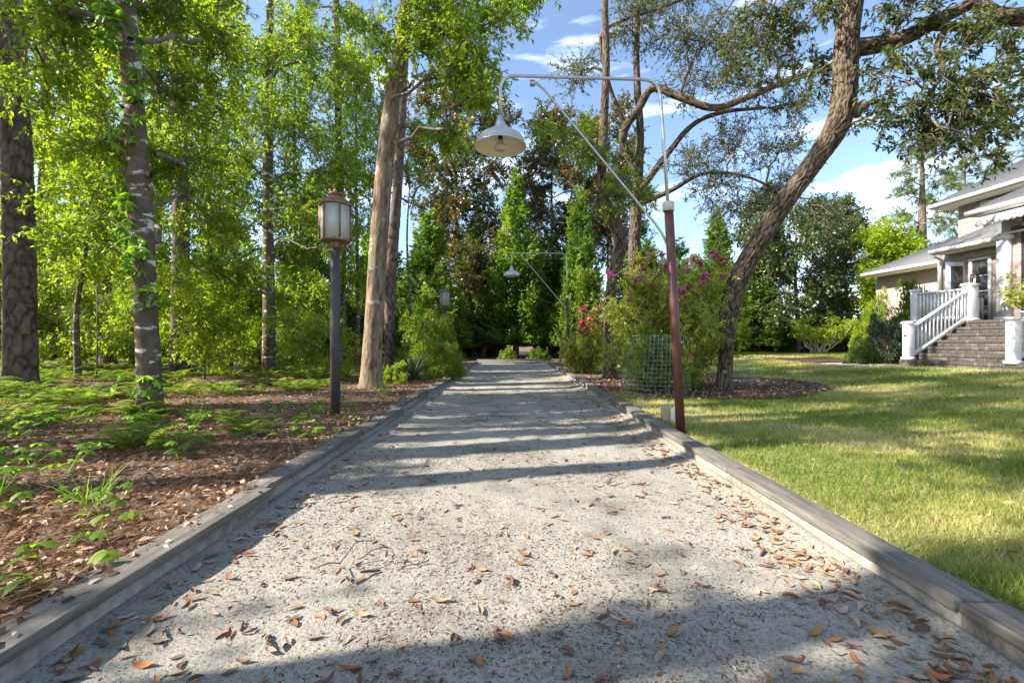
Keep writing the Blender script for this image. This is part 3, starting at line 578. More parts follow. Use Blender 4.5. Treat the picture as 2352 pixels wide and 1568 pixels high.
# ------------------------------------------------------------------ evergreens behind the court
def cypress_mesh(seed, h, r, n, lm):
    """upswept plumes of small sprays"""
    g = np.random.default_rng(seed); m = 46; q = n//m; t = 1-np.sqrt(g.uniform(.0, 1, q)); th = g.uniform(0, 2*math.pi, q)
    lump = fbm(np.stack([np.cos(th)*1.9, np.sin(th)*1.9, t*h*.6], 1), seed, 3)
    rr = r*(1-t)**.7*(.35+1.1*lump)*g.uniform(.6, 1.12, q); out = np.stack([np.cos(th), np.sin(th), 0*th], 1)
    tip = out*rr[:, None]+np.array([0, 0, 1.])*(.7+t*(h-.75))[:, None]; ax = nrm(out*.65+np.array([0, 0, .8])+g.normal(size=(q, 3))*.22); Ln = (1.25-.7*t)*g.uniform(.6, 1.2, q)
    u = g.random((q, m))**.8; wd = (.05+.25*u)*(1-.3*t)[:, None]
    P = tip[:, None]-ax[:, None]*(Ln[:, None]*u)[..., None]+g.normal(size=(q, m, 3))*(wd*.55)[..., None]; P[..., 2] = np.maximum(P[..., 2], .6+.3*g.random(P.shape[:2]))
    D = ax[:, None]*.8+out[:, None]*.35+g.normal(size=(q, m, 3))*.5; LL = g.uniform(.11, .24, q*m)
    c = np.clip((lump[:, None]-.5)*1.2+.5+g.normal(size=(q, 1))*.16+g.normal(size=(q, m))*.14, 0, 1)
    return leaves(g, P.reshape(-1, 3), D.reshape(-1, 3), LL*1.05, LL*.42, .25, 4, 1.2, c.ravel())
CYP = []
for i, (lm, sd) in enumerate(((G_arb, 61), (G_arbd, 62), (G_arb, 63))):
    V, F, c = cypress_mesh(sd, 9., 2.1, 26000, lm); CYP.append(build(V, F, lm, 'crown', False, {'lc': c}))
cyt = MB().tube([(0, 0, -.1), (0, 0, 3), (0, 0, 8)], [.16, .12, .02], 10).mesh(M_bark_branch, 'trunk', True)
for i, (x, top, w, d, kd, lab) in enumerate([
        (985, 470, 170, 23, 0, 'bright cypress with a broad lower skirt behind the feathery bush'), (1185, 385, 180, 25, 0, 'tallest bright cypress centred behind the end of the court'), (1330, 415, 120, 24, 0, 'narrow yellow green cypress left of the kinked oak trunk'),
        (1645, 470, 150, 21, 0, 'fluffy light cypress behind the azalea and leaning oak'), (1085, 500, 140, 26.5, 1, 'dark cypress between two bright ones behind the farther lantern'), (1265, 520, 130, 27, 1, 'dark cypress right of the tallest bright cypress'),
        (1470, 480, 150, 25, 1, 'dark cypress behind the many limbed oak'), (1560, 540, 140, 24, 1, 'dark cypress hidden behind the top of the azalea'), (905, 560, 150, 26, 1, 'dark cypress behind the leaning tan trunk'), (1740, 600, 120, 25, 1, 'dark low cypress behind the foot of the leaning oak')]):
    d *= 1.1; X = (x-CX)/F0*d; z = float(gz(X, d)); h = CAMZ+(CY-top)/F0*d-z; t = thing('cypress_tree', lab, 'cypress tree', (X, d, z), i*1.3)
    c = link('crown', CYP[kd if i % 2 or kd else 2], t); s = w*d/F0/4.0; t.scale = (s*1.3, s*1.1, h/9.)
    link('trunk', cyt, t)

def blobtree(name, label, cat, x, d, top, w, low, lm, seed, L=.19, Wd=.085, nb=16, sub=10, k=9, r=.16, kind='holly', bark=None, shape=4, droop=.2, twigs=15, tl=.55, zc=.5):
    """a broad crown between image heights top and low, w wide, at distance d"""
    g = np.random.default_rng(seed); X = (x-CX)/F0*d; z0 = float(gz(X, d)); zt = CAMZ+(CY-top)/F0*d; zl = CAMZ+(CY-low)/F0*d; hw = w/2*d/F0; B = []
    for i in range(nb):
        t = (i+.5)/nb; a = i*2.399+g.uniform(0, .8); e = math.sqrt(max(.05, 1-(2*t-1)**2*.85)); rr = hw*e*(.35+.5*g.random())
        B.append((X+rr*math.cos(a), d+rr*.75*math.sin(a), zl+(zt-zl)*t, hw*.38, hw*.38, (zt-zl)*.13+.15, sub))
    tr = [(X, d, z0, r), (X+.1, d, z0+(zl-z0)*.6+.5, r*.85), (X-.1, d, (zl+zt)/2, r*.55), (X, d, zt-.4, r*.2)]
    return tree(name, label, cat, tr, kind, bark or M_holly, B, lm, L, Wd, k, seed, 16, stick=0 if d > 24 else .0045, twigs=twigs, twig_len=tl, step=.15, shape=shape, droop=droop)
blobtree('magnolia_tree', 'rusty leaved magnolia showing sky gaps behind the nearer court lamp shade', 'magnolia tree', 1050, 31, 200, 300, 640, G_magn, 71, nb=24, sub=17, L=.24, Wd=.105, twigs=13)
blobtree('magnolia_tree', 'rusty leaved magnolia between the bright cypresses and the kinked oak', 'magnolia tree', 1270, 33, 280, 260, 680, G_magn, 72, nb=22, sub=16, L=.24, Wd=.105, twigs=13)
blobtree('magnolia_tree', 'dark rusty magnolia low behind the feathery bush and farther lantern', 'magnolia tree', 1110, 28, 560, 240, 790, G_magn, 73, nb=14, sub=10)
blobtree('magnolia_tree', 'large dark glossy magnolia beyond the lawn left of the pale branched shrub', 'magnolia tree', 1830, 27, 490, 300, 770, G_magr, 74, nb=22, sub=14)
blobtree('magnolia_tree', 'tall glossy tree with golden new leaves beyond the lawn beside the light green tree', 'magnolia tree', 1945, 30, 480, 190, 760, G_magr, 75, nb=18, sub=12)
blobtree('magnolia_tree', 'sparse dark tree rising behind the fluffy light cypress', 'magnolia tree', 1750, 29, 440, 190, 720, G_magr, 76, nb=14, sub=9)
blobtree('hardwood_tree', 'light green leafy tree standing left of the house roof', 'tree', 2035, 25, 530, 170, 700, G_lime, 77, L=.13, nb=16, sub=12)
blobtree('magnolia_tree', 'dark spreading tree closing the gap behind the end of the court', 'magnolia tree', 1400, 33, 430, 260, 790, G_magr, 78, nb=18, sub=10)
HW = []
for i_, (x_, d_, tp_, w_, lo_) in enumerate([(300, 15.5, 60, 300, 640), (480, 17, -40, 300, 620), (90, 16, -40, 330, 600), (680, 16.5, 40, 260, 640), (820, 17.5, 120, 200, 600)]):
    if i_ < 2:
        t = blobtree('hardwood_tree', '', 'tree', x_, d_, tp_, w_, lo_, G_left if i_ % 2 else G_lime, 300+i_, L=.15, Wd=.06, nb=20, sub=11, k=9, r=.11, twigs=12)
        HW.append((t, (w_*d_, (CY-tp_)*d_)))
    else:
        src, (w0, h0) = HW[i_ % 2]; t = dup(src); X_ = (x_-CX)/F0*d_; t.location = (X_, d_, float(gz(X_, d_))); t.rotation_euler = (0, 0, 1.9*i_); q_ = w_*d_/w0; t.scale = (q_, q_, (CY-tp_)*d_/h0)
    t['label'] = ('leafy green' if i_ % 2 else 'lime leaved')+' hardwood in the woods behind the front row of trunks'; t['group'] = ('green' if i_ % 2 else 'lime')+' hardwoods deep in the woods'
blobtree('magnolia_tree', 'sparse rusty tree rising behind the kinked oak trunk', 'magnolia tree', 1400, 30, 260, 220, 560, G_magn, 79, nb=16, sub=13)
def far_pine(label, x, d, top, low, w, seed, n=26, tr=22):
    X = (x-CX)/F0*d; z0 = float(gz(X, d)); zt = CAMZ+(CY-top)/F0*d; zl = CAMZ+(CY-low)/F0*d; r = w/2*d/F0
    B = [(a, b, c, q*.8, e*.8, f*.8, 6) for a, b, c, q, e, f, _ in highcrown(X, d, zl, zt, r*1.15, n, seed)]
    return tree('pine_tree', label, 'pine tree', [(X, d, z0, tr/2*d/F0), (X, d, (z0+zt)/2, tr/2.6*d/F0), (X, d, zt, .03)], 'pine', M_pine, B, G_pine, .24, .024, 22, seed, 20, shape=3, step=.12, twigs=8, twig_len=.3, limb_r=.05, spread=.95, droop=.0)
far_pine('tall pine with open tiers of needles rising left of the house roof', 2118, 30, 310, 620, 190, 81)
far_pine('pine crown showing above the ridge of the house roof', 2290, 36, 300, 520, 260, 82)
far_pine('broad pine directly above the lower house roof', 2215, 34, 380, 600, 150, 83, 18)
# shrubs: three leafy meshes shared by copies
def shrub_mesh(seed, n, lm, L, Wd, lump=.5, shape=4):
    """leaf clumps spread through an uneven mound"""
    g = np.random.default_rng(seed); m = 90; q = n//m; u = runit(g, q); u[:, 2] = np.abs(u[:, 2])*1.1-.06
    f = (.95-lump*.55)+lump*1.1*(fbm(u*2.1+9, seed, 3)-.2); c0 = u*(f*g.uniform(.45, .92, q)**.6)[:, None]; cr = g.uniform(.07, .17, q)*(.6+lump)
    e = runit(g, q*m).reshape(q, m, 3); e[..., 2] = np.abs(e[..., 2])*.9-.25; P = c0[:, None]+e*(cr[:, None]*np.cbrt(g.uniform(.2, 1, (q, m))))[..., None]; P[..., 2] = np.maximum(P[..., 2], .015)
    D = e*.7+u[:, None]*.5+g.normal(size=(q, m, 3))*.5; c = np.clip(g.random((q, 1))*.6+g.random((q, m))*.4, 0, 1)
    V, F, c = leaves(g, P.reshape(-1, 3), D.reshape(-1, 3), L*g.uniform(.6, 1.3, q*m), Wd*g.uniform(.7, 1.2, q*m), .2, shape, .8, c.ravel())
    return build(V, F, lm, 'foliage', False, {'lc': c})
def stems_mesh(seed, n=12):
    g = np.random.default_rng(seed); b = MB()
    for i in range(n):
        e = runit(g, 1)[0]; e[2] = abs(e[2])+.5; e = nrm(e)*.8; b.tube(wander(g, np.array([g.normal()*.05, g.normal()*.05, -.05]), e, 6, .6), np.linspace(.018, .004, 6), 5, False)
    return b.mesh(M_bark_twig, 'stems', True)
SH = {'dark': shrub_mesh(91, 11000, G_shrub, .075, .032, .75), 'mid': shrub_mesh(92, 11000, G_left, .07, .028, .75), 'blue': shrub_mesh(93, 9000, G_blue, .06, .026), 'lime': shrub_mesh(94, 9000, G_lime, .065, .026, .6),
      'arb': shrub_mesh(95, 9000, G_arb, .08, .026, .1), 'plum': shrub_mesh(96, 3500, G_plum, .11, .06), 'round': shrub_mesh(97, 9000, G_left, .075, .028, .1), 'feather': shrub_mesh(98, 17000, G_feath, .085, .016, .75)}
ST = stems_mesh(99)
def shrub(name, label, kind, px_, d, w, h, seed=0, group=None, z=None, squash=.8):
    X = (px_-CX)/F0*d; z = float(gz(X, d)) if z is None else z; t = thing(name, label, 'shrub', (X, d, z), seed*1.7, group); t.scale = (w/2/.9, w/2/.9*squash, h/.95)
    link('foliage', SH[kind], t); link('stems', ST, t); return t
G1 = 'dark shrubs closing the back of the woods'
k = 0
for x, d, w, h, kd in [(60, 21, 4.5, 4.2, 'mid'), (190, 22, 4.5, 4.6, 'lime'), (330, 22, 4.6, 4.8, 'mid'), (450, 21, 4.2, 4.2, 'mid'), (560, 21, 4.4, 4.4, 'lime'), (660, 20, 4, 3.9, 'mid'), (760, 20, 4.0, 3.8, 'dark'), (850, 22, 4, 4.6, 'dark')]:
    k += 1; shrub('woodland_shrub', {'dark': 'dense dark green shrub at the back of the woods behind the pine trunks', 'mid': 'leafy mid green shrub at the back of the woods behind the pine trunks', 'lime': 'yellow green shrub at the back of the woods behind the pine trunks'}[kd], kd, x, d, w, h, k, {'dark': 'dark', 'mid': 'mid green', 'lime': 'yellow green'}[kd]+' shrubs closing the back of the woods')
for x, d, w, h in [(-50, 30, 7, 8), (130, 33, 8, 10), (330, 31, 7.5, 9), (520, 33, 8, 10), (700, 31, 7, 9), (860, 34, 7, 9.5)]:
    k += 1; shrub('woodland_thicket', 'tall thicket filling the far woods above the dark shrubs', 'dark' if k % 2 else 'mid', x, d, w, h, k, 'thickets deep in the woods')
for x, d, w, h in [(1690, 28, 3, 2.2), (1770, 29, 3, 2.4), (1850, 29.5, 3, 2.2), (1930, 28.5, 3, 2.4), (2000, 28, 3, 2.6), (1610, 26, 3, 2.4)]:
    k += 1; shrub('hedge_shrub', 'dark clipped shrub of the hedge at the far end of the lawn', 'dark', x, d, w, h, k, 'hedge shrubs beyond the lawn')
for x, d, w, h in [(1050, 29.5, 3, 2.0), (1135, 30.5, 2.6, 1.3), (1300, 30.5, 2.6, 1.5), (1390, 28, 3, 2.2), (1470, 26, 3, 2.6), (1530, 25, 3, 2.6)]:
    k += 1; shrub('backdrop_shrub', 'shadowy evergreen shrub beneath the cypresses behind the court', 'dark', x, d, w, h, k, 'shrubs beneath the cypresses')
shrub('mounded_shrub', 'small round clipped green mound beneath the central cypress trunk', 'round', 1165, 22.8, 1.25, .72, 1)
shrub('mounded_shrub', 'small round clipped yellow green mound nearer the farther court lamp', 'arb', 1237, 22.8, 1.25, .68, 2)
shrub('feathery_bush', 'tall feathery bright green bush around the farther lantern post', 'feather', 985, 14.2, 2.7, 2.0, 3)
shrub('feathery_bush', 'feathery green bush spilling over the court edging by the yucca', 'feather', 1015, 12.0, 1.3, 1.0, 4)
shrub('low_bush', 'low yellow green bush at the foot of the leaning tan trunk', 'lime', 905, 10.2, .8, .55, 5)
shrub('plum_shrub', 'pinkish purple leaved shrub seen through the gap behind the farther court lamp', 'plum', 1255, 30, 3.0, 2.6, 6)
shrub('plum_shrub', 'dull pink leaved shrub seen left of the central cypress trunk', 'plum', 1115, 30, 2.6, 2.6, 7)
shrub('stairside_shrub', 'dark blue green shrub beside the foot of the brick stairs', 'blue', 2035, 13.9, 1.7, 1.75, 8)
shrub('stairside_shrub', 'yellow green upright shrub behind the blue green one near the stairs', 'lime', 2005, 16.2, 1.5, 2.7, 9)
shrub('stairside_shrub', 'low deep green bush left of the blue green shrub near the stairs', 'dark', 1975, 13.8, 1.0, .9, 10)
shrub('porch_shrub', 'glossy dark shrub behind the porch railing against the brick wall', 'dark', 2105, 15.6, 1.9, 3.0, 11)

# pale many stemmed dwarf tree on the lawn's far bed
dp = np.array([16.6, 24.6, float(gz(16.6, 24.6))]); t = thing('dwarf_tree', 'pale many stemmed dwarf tree with flat leafy top beyond the lawn', 'tree', dp); g = np.random.default_rng(5)
b = MB(); E = []
for i in range(16):
    a = i*2.4; e_ = np.array([1.75*math.cos(a)*g.uniform(.5, 1), .9*math.sin(a), g.uniform(1.0, 1.7)]); p = wander(g, np.zeros(3), e_, 8, .35, -.12); b.tube(p, np.linspace(.045, .014, 8), 6, False); E.append(p[-3:])
link('stems', b.mesh(mat('pale_stem', [(.42, .40, .37), (.55, .53, .5)], 8), 'stems', True), t)
E = np.concatenate(E); E = np.repeat(E, 60, 0)+g.normal(size=(len(E)*60, 3))*np.array([.22, .2, .07])+np.array([0, 0, .12]); V, F, c = leaves(g, E, g.normal(size=E.shape)+np.array([0, 0, .2]), .15, .06)
link('crown', build(V, F, G_lime, 'crown', False, {'lc': c}), t)

# ------------------------------------------------------------------ azaleas
def azalea(label, cx, cy, rx, ry, h, nl, fl, pm, seed, lm=None):
    g = np.random.default_rng(seed); z = float(gz(cx, cy)); o = np.array([cx, cy, z]); t = thing('azalea_bush', label, 'azalea', o); b = MB(); T0, T1 = [], []
    for i in range(60):
        a = g.uniform(0, 6.28); q = math.sqrt(g.random()); e_ = np.array([rx*q*math.cos(a), ry*q*math.sin(a), h*(1-.35*q)*g.uniform(.22, 1)**.75]); p = wander(g, np.array([g.normal()*.15, g.normal()*.15, -.05]), e_, 8, .5, .05); b.tube(p, np.linspace(.016, .004, 8), 5, False)
        for s in range(nl):
            st_ = p[g.integers(1, 8)]; d = nrm(nrm(e_)*.5+g.normal(size=3)*.8); T0.append(st_); T1.append(st_+d*g.uniform(.12, .42))
    for fx, fy, d, s_ in fl:                                        # a leafy shoot carries every flower cluster
        q = at(fx, fy, d)-o; p = wander(g, np.array([q[0]*.35, q[1]*.35, q[2]*.3]), q, 8, .4, .05); b.tube(p, np.linspace(.013, .005, 8), 5, False)
        for s__ in range(26):
            st_ = p[g.integers(3, 8)]; T0.append(st_); T1.append(st_+nrm(g.normal(size=3)+np.array([0, 0, -.1]))*g.uniform(.1, .3))
    T0, T1 = np.array(T0), np.array(T1); V, Q = sticks(T0, T1, .004); b.add(V, Q); link('stems', b.mesh(M_bark_twig, 'stems', True), t)
    V, F, c = twigleaves(g, T0, nrm(T1-T0), np.linalg.norm(T1-T0, axis=1), 15, .075, .027, .0, 4, .8); link('foliage', build(V, F, lm or G_azal, 'foliage', False, {'lc': c}), t)
    for fx, fy, d, s in fl:
        q = at(fx, fy, d)-o; n = 7; P = np.repeat(q[None], n*5, 0)+np.repeat(runit(g, n)*s*.28, 5, 0); D = g.normal(size=(n*5, 3))+np.array([0, -.5, .2])
        V, F, c = leaves(g, P, D, s*.46, s*.33, .1, 6, 1.); link('flower_cluster', build(V, F, pm, 'flower_cluster', False, {'lc': c}), t)
azalea('large azalea with magenta flower clusters around the maroon lamp pole', 3.0, 8.8, 1.35, .95, 2.75, 44,
       [(1403, 632, 8.3, .16), (1468, 642, 8.2, .17), (1490, 590, 8.4, .13), (1520, 585, 8.4, .12), (1455, 662, 8.4, .12), (1590, 595, 8.6, .15), (1640, 590, 8.6, .22), (1575, 622, 8.6, .14), (1622, 637, 8.4, .18), (1655, 637, 8.2, .12), (1565, 672, 8.1, .15), (1580, 664, 8.1, .12), (1545, 640, 8.6, .12), (1587, 825, 7.9, .09), (1470, 600, 8.5, .12), (1512, 632, 8.6, .14), (1440, 640, 8.5, .13), (1478, 618, 8.5, .15), (1530, 612, 8.6, .15), (1605, 612, 8.6, .16), (1660, 602, 8.6, .16), (1500, 655, 8.3, .12), (1445, 690, 8.2, .11), (1610, 655, 8.3, .13)], G_pink, 101)
azalea('smaller azalea with rose red flowers behind the kinked oak trunk', 2.2, 14.0, .8, .7, 1.55, 22,
       [(1340, 712, 13.3, .22), (1355, 735, 13.2, .22), (1338, 745, 13.2, .24), (1360, 752, 13.2, .2), (1345, 760, 13.3, .2), (1372, 715, 13.3, .2), (1330, 765, 13.2, .16), (1378, 742, 13.3, .18), (1385, 700, 13.3, .16)], G_red, 102)
# wire cages
def cage(label, cx, cy, r, h, a0, a1, nv, nh, seed):
    z = float(gz(cx, cy)); t = thing('wire_cage', label, 'wire cage', (cx, cy, z)); g = np.random.default_rng(seed); lean = .06
    f = lambda a, zz: np.array([(r-.10*zz/h)*math.cos(a)+lean*zz, (r-.10*zz/h)*math.sin(a), zz])
    for i in range(nv):
        a = a0+(a1-a0)*i/(nv-1); link('upright_wire', MB().tube([f(a, -.05), f(a+g.normal()*.004, h*.5), f(a, h)], .0022, 4).mesh(M_wire, 'wire'), t)
    for j in range(nh):
        zz = .04+(h-.05)*j/(nh-1); link('ring_wire', MB().tube([f(a0+(a1-a0)*q/30, zz+g.normal()*.003) for q in range(31)], .0022, 4).mesh(M_wire, 'wire'), t)
cage('pale green wire mesh cage round the azalea stems', 2.68, 8.55, .64, 1.08, R(100), R(385), 40, 15, 1)
cage('low pale wire cage right of the leaning oak trunk', 4.55, 9.2, .38, .62, R(20), R(340), 20, 8, 2)
# yucca
yp = at(950, 862, 11.0); t = thing('yucca_plant', 'grey green yucca with stiff sword leaves beside the court edging', 'yucca', (yp[0], yp[1], float(gz(yp[0], yp[1])))); g = np.random.default_rng(6)
for i in range(60):
    a = i*2.4; el = R(12+70*((i/60)**.8)); Ln = g.uniform(.6, .85); w = .032
    s = np.linspace(0, 1, 6); rad = Ln*s*math.cos(el); z = Ln*(s*math.sin(el)-.12*s**3)
    C = np.stack([rad*math.cos(a), rad*math.sin(a), z+.03], 1); sd = np.array([-math.sin(a), math.cos(a), 0])
    wd = (w*np.array([.7, 1, 1, .8, .5, .02]))[:, None]; V = np.stack([C+sd*wd/2+[0, 0, .006], C-[0, 0, .004], C-sd*wd/2+[0, 0, .006]], 1).reshape(-1, 3)
    Q = [[3*q+j, 3*q+j+1, 3*q+j+4, 3*q+j+3] for q in range(5) for j in (0, 1)]
    link('sword_leaf', build(V, np.array(Q), G_yucca, 'sword_leaf', False, {'lc': np.full(len(V), g.random())}), t)

# ------------------------------------------------------------------ court lamps (maroon pole, galvanised goose arm)
def court_lamp(label, d, base, top, elbow, arm_y, arm_x, shade, sw, brace0, brace1, pole_mat, prad):
    w = lambda p: np.array([at(p[0], p[1], d)[0], at(p[0], p[1], d)[1], at(p[0], p[1], d)[2]])
    b = w(base); b[2] = float(gz(b[0], d))-.02; t = thing('court_lamp', label, 'lamp post', b); T = w(top)
    link('pole', MB().tube([b-b-[0, 0, .1], (T-b)*.5, T-b], prad, 20).mesh(pole_mat, 'pole', True), t)
    link('collar', MB().lathe([(prad+.002, -.09), (prad+.013, -.09), (prad+.013, 0), (prad-.005, .012), (.02, .014)], 20, T-b).mesh(M_collar, 'collar', True), t)
    E = w((elbow, arm_y)); Tz = T-b; ez = E-b; x1 = w((arm_x, arm_y))-b; x1[1] -= .08
    sh = w(shade)-b; sh[1] -= .1; rr = .17
    P = [Tz-[0, 0, .1], Tz+(ez-Tz)*.5]
    low = ez-nrm(ez-Tz)*rr*1.1; ar = nrm(x1-ez)
    P += [low]+[(1-q)**2*low+2*q*(1-q)*ez+q*q*(ez+ar*rr*1.1) for q in (.2, .4, .6, .8, 1)]
    P += [ez+(x1-ez)*.4, ez+(x1-ez)*.7, x1-ar*.16]
    e2 = np.array([sh[0], sh[1], x1[2]]); dn = np.array([sh[0], sh[1], x1[2]-.15])
    P += [(1-q)**2*(x1-ar*.16)+2*q*(1-q)*e2+q*q*dn for q in (.25, .5, .75, 1)]+[np.array([sh[0], sh[1], sh[2]+.3])]
    link('arm_pipe', MB().tube(P, .0165, 12).mesh(M_galv, 'arm_pipe', True), t)
    a0, a1 = w(brace0)-b, w(brace1)-b; a0[1] -= .03; dr = nrm(a1-a0)
    Bp = [a0-np.array([.10, 0, 0])*1.1+[0, 0, .01], a0-[.03, 0, -.005], a0+dr*.07, a0+dr*.2, (a0+a1)/2, a1-dr*.16, a1-dr*.05+[.0, 0, -.02], a1+[.015, 0, -.09]]
    link('brace_pipe', MB().tube(Bp, .0125, 10).mesh(M_galv, 'brace_pipe', True), t)
    link('brace_clamp', MB().box(a0+[-.08, 0, .012], (.05, .05, .045)).mesh(M_galv, 'brace_clamp'), t)
    R0 = sw/2*d/F0; k = R0/.26
    s = link('shade', MB().lathe([(.05*k, .235*k), (.055*k, .2*k), (.075*k, .165*k), (.09*k, .15*k), (.15*k, .137*k), (.215*k, .095*k), (.243*k, .05*k), (.248*k, .012*k), (.262*k, 0), (.262*k, -.006*k)], 48).mesh(M_shade, 'shade', True), t, sh)
    link('enamel_lining', MB().lathe([(.26*k, -.005*k), (.245*k, .008*k), (.238*k, .048*k), (.21*k, .088*k), (.145*k, .128*k), (.03*k, .14*k)], 48).mesh(M_enamel, 'lining', True), s)
    link('lamp_neck', MB().lathe([(.018, .31*k), (.03, .30*k), (.035, .26*k), (.05*k, .235*k), (.052*k, .2*k)], 24).mesh(M_galv, 'neck', True), s)
    link('bulb_socket', MB().lathe([(.024*k, .14*k), (.024*k, .065*k), (.02*k, .06*k)], 20).mesh(M_iron, 'socket', True), s)
    link('bulb', MB().lathe([(.02*k, .065*k), (.028*k, .05*k), (.062*k, .0), (.066*k, -.015*k), (.055*k, -.03*k), (.001, -.036*k)], 28).mesh(mat('reflector_bulb', [(.5, .46, .36), (.6, .56, .46)], 5, .25), 'bulb', True), s)
    return t
court_lamp('maroon pole court lamp with galvanised arm beside the grey edging and azalea', 4.83, (1565, 997), (1535, 468), 1514, 186, 1158, (1150, 348), 116, (1240, 200), (1529, 545), M_maroon, .047)
court_lamp('dark pole court lamp with pale shade near the far end of the court', 15.5, (1305, 850), (1303, 682), 1301, 584, 1170, (1175, 636), 38, (1200, 592), (1302, 712), mat('dark_maroon_paint', [(.05, .022, .018), (.075, .032, .026)], 8, .45), .05)

# ------------------------------------------------------------------ lantern posts
def lantern_post(label, cx, d, base_y, lb, lt, w):
    X = (cx-CX)/F0*d; z0 = float(gz(X, d)); t = thing('lantern_post', label, 'lamp post', (X, d, z0)); zb = CAMZ+(CY-lb)/F0*d-z0; zt = CAMZ+(CY-lt)/F0*d-z0; H = zt-zb; r = w/2*d/F0; n = 6; rot = R(8)
    link('pole', MB().tube([(0, 0, -.1), (0, 0, zb*.5), (0, 0, zb-.06)], .062, 20).mesh(M_darkpole, 'pole', True), t)
    link('pole_cap', MB().lathe([(.064, zb-.09), (.07, zb-.085), (.068, zb-.015), (.07, zb)], 20).mesh(M_copper, 'pole_cap', True), t)
    L = link('lantern_base', MB().lathe([(.03, -.014), (r*.98, -.012), (r*1.06, 0), (r*1.06, .014), (r*1.0, .018), (.01, .02)], n, (0, 0, zb), rot).mesh(M_copper, 'base'), t)
    a = np.arange(n)*2*math.pi/n+rot; c = np.stack([np.cos(a), np.sin(a)], 1); r2 = r*.94
    for i in range(n):
        p, q = c[i]*r, c[(i+1) % n]*r; p2, q2 = p*.97, q*.97
        link('corner_bar', MB().bar((*p, zb+.02), (*p, zb+H), .016, .016).mesh(M_copper, 'corner_bar'), t)
        V = [(*p2, zb+.03), (*q2, zb+.03), (*q2, zb+H-.01), (*p2, zb+H-.01)]
        nn = nrm(np.array([*(p+q), 0])); link('pane', MB().prism(V, -nn, .004).mesh(M_pane, 'pane'), t)
    rf = link('roof', MB().lathe([(r*.9, zb+H-.012), (r*1.10, zb+H-.005), (r*1.12, zb+H+.018), (r*1.0, zb+H+.035), (r*.95, zb+H+.05), (r*.66, zb+H+.085), (r*.60, zb+H+.10), (r*.34, zb+H+.11), (.01, zb+H+.115)], n, (0, 0, 0), rot).mesh(M_copper, 'roof'), t)
    link('finial', MB().lathe([(r*.3, .105), (r*.3, .135), (r*.42, .14), (r*.42, .155), (r*.2, .165), (r*.12, .2), (.004, .23)], 16, (0, 0, zb+H)).mesh(M_copper, 'finial', True), rf)
    for q in range(3):
        b = link('candle', MB().lathe([(.016, zb+.03), (.016, zb+.2), (.008, zb+.21), (.014, zb+.24), (.002, zb+.29)], 12, (.05*math.cos(q*2.1), .05*math.sin(q*2.1), 0)).mesh(M_enamel, 'candle', True), t)
lantern_post('copper six sided lantern on brown post beside the leaning tan trunk', 770, 5.94, 955, 556, 474, 68)
lantern_post('copper lantern on dark post rising out of the feathery bush', 1021, 17.2, 840, 705, 672, 23)

# ------------------------------------------------------------------ small court furniture
q = at(1300, 770, 19.5); t = thing('wooden_bench', 'plain tan wooden table bench behind the farther court lamp', 'bench', (q[0]+.15, 19.5, float(gz(q[0], 19.5))))
bevel(link('top_plank', MB().box((0, 0, 1.22), (1.05, .3, .05)).mesh(M_wood, 'top_plank'), t))
for s in (-1, 1):
    link('leg', MB().box((s*.38, 0, .58), (.07, .09, 1.24)).mesh(M_stubw if s > 0 else M_wood, 'leg'), t)
link('rail', MB().box((0, 0, 1.10), (.7, .04, .1)).mesh(M_wood, 'rail'), t)
for lab, X, Y, h, m_ in (('short mossy wooden stub beside the court edging', 1.86, 5.52, .19, M_stub), ('short pale grey block beside the mossy stub', 1.95, 5.46, .16, M_stubw)):
    z = float(gz(X, Y)); o = thing('post_stub', lab, 'post', (X, Y, z)); bevel(link('block', MB().box((0, 0, h/2-.03), (.085, .085, h+.06), .1).mesh(m_, 'block'), o), .006)
    link('top_face', MB().box((0, 0, h+.004), (.07, .07, .008), .1).mesh(M_cutwood if m_ is M_stub else M_stubw, 'top_face'), o)

# ------------------------------------------------------------------ house, porch and stairs
GH = .37
H = thing('brick_house', 'pale brick house with grey shingle roofs and cream eaves beyond the lawn', 'house', (14.2, 13.2, GH), R(3))
def hp(name, mb, m_, parent=H, **k): return link(name, mb.mesh(m_, name, **k), parent)
wC = hp('wall', MB().box((3, -3.5, 2.2), (6, 7, 4.6)), M_brick)
hp('wall', MB().box((3.5, 1.4, 1.85), (5, 2.9, 3.7)), M_brick)
hp('wall', MB().box((6.4, 5.6, 1.85), (6.2, 4.8, 3.72)), M_brick)
hp('wall', MB().box((6.0, -.6, 3.0), (6.2, 8.96, 5.95)), M_brick)
def roofplane(pts, th=.10): return hp('roof', MB().prism(pts, (0, 0, -1), th), M_roof)
roofplane([(-.6, .4, 4.55), (2.4, -2.2, 6.3), (2.4, -7, 6.3), (-.6, -7, 4.55)]); roofplane([(-.6, .4, 4.545), (6, .4, 4.545), (6, -2.2, 6.295), (2.4, -2.2, 6.295)])
roofplane([(.45, 2.55, 3.85), (2.95, .9, 5.25), (2.95, .0, 5.25), (.45, .0, 3.85)]); roofplane([(.45, 2.55, 3.845), (2.95, 2.55, 3.845), (2.95, .9, 5.245)])
roofplane([(2.55, 7.9, 3.85), (5.6, 5.2, 5.5), (5.6, 2.6, 5.5), (2.55, 2.6, 3.85)]); roofplane([(2.55, 7.9, 3.845), (9, 7.9, 3.845), (9, 5.2, 5.495), (5.6, 5.2, 5.495)])
roofplane([(2.25, 4.35, 5.95), (5.6, 1.6, 8.1), (5.6, -7, 8.1), (2.25, -7, 5.95)]); roofplane([(2.25, 4.35, 5.945), (9, 4.35, 5.945), (9, 1.6, 8.095), (5.6, 1.6, 8.095)])
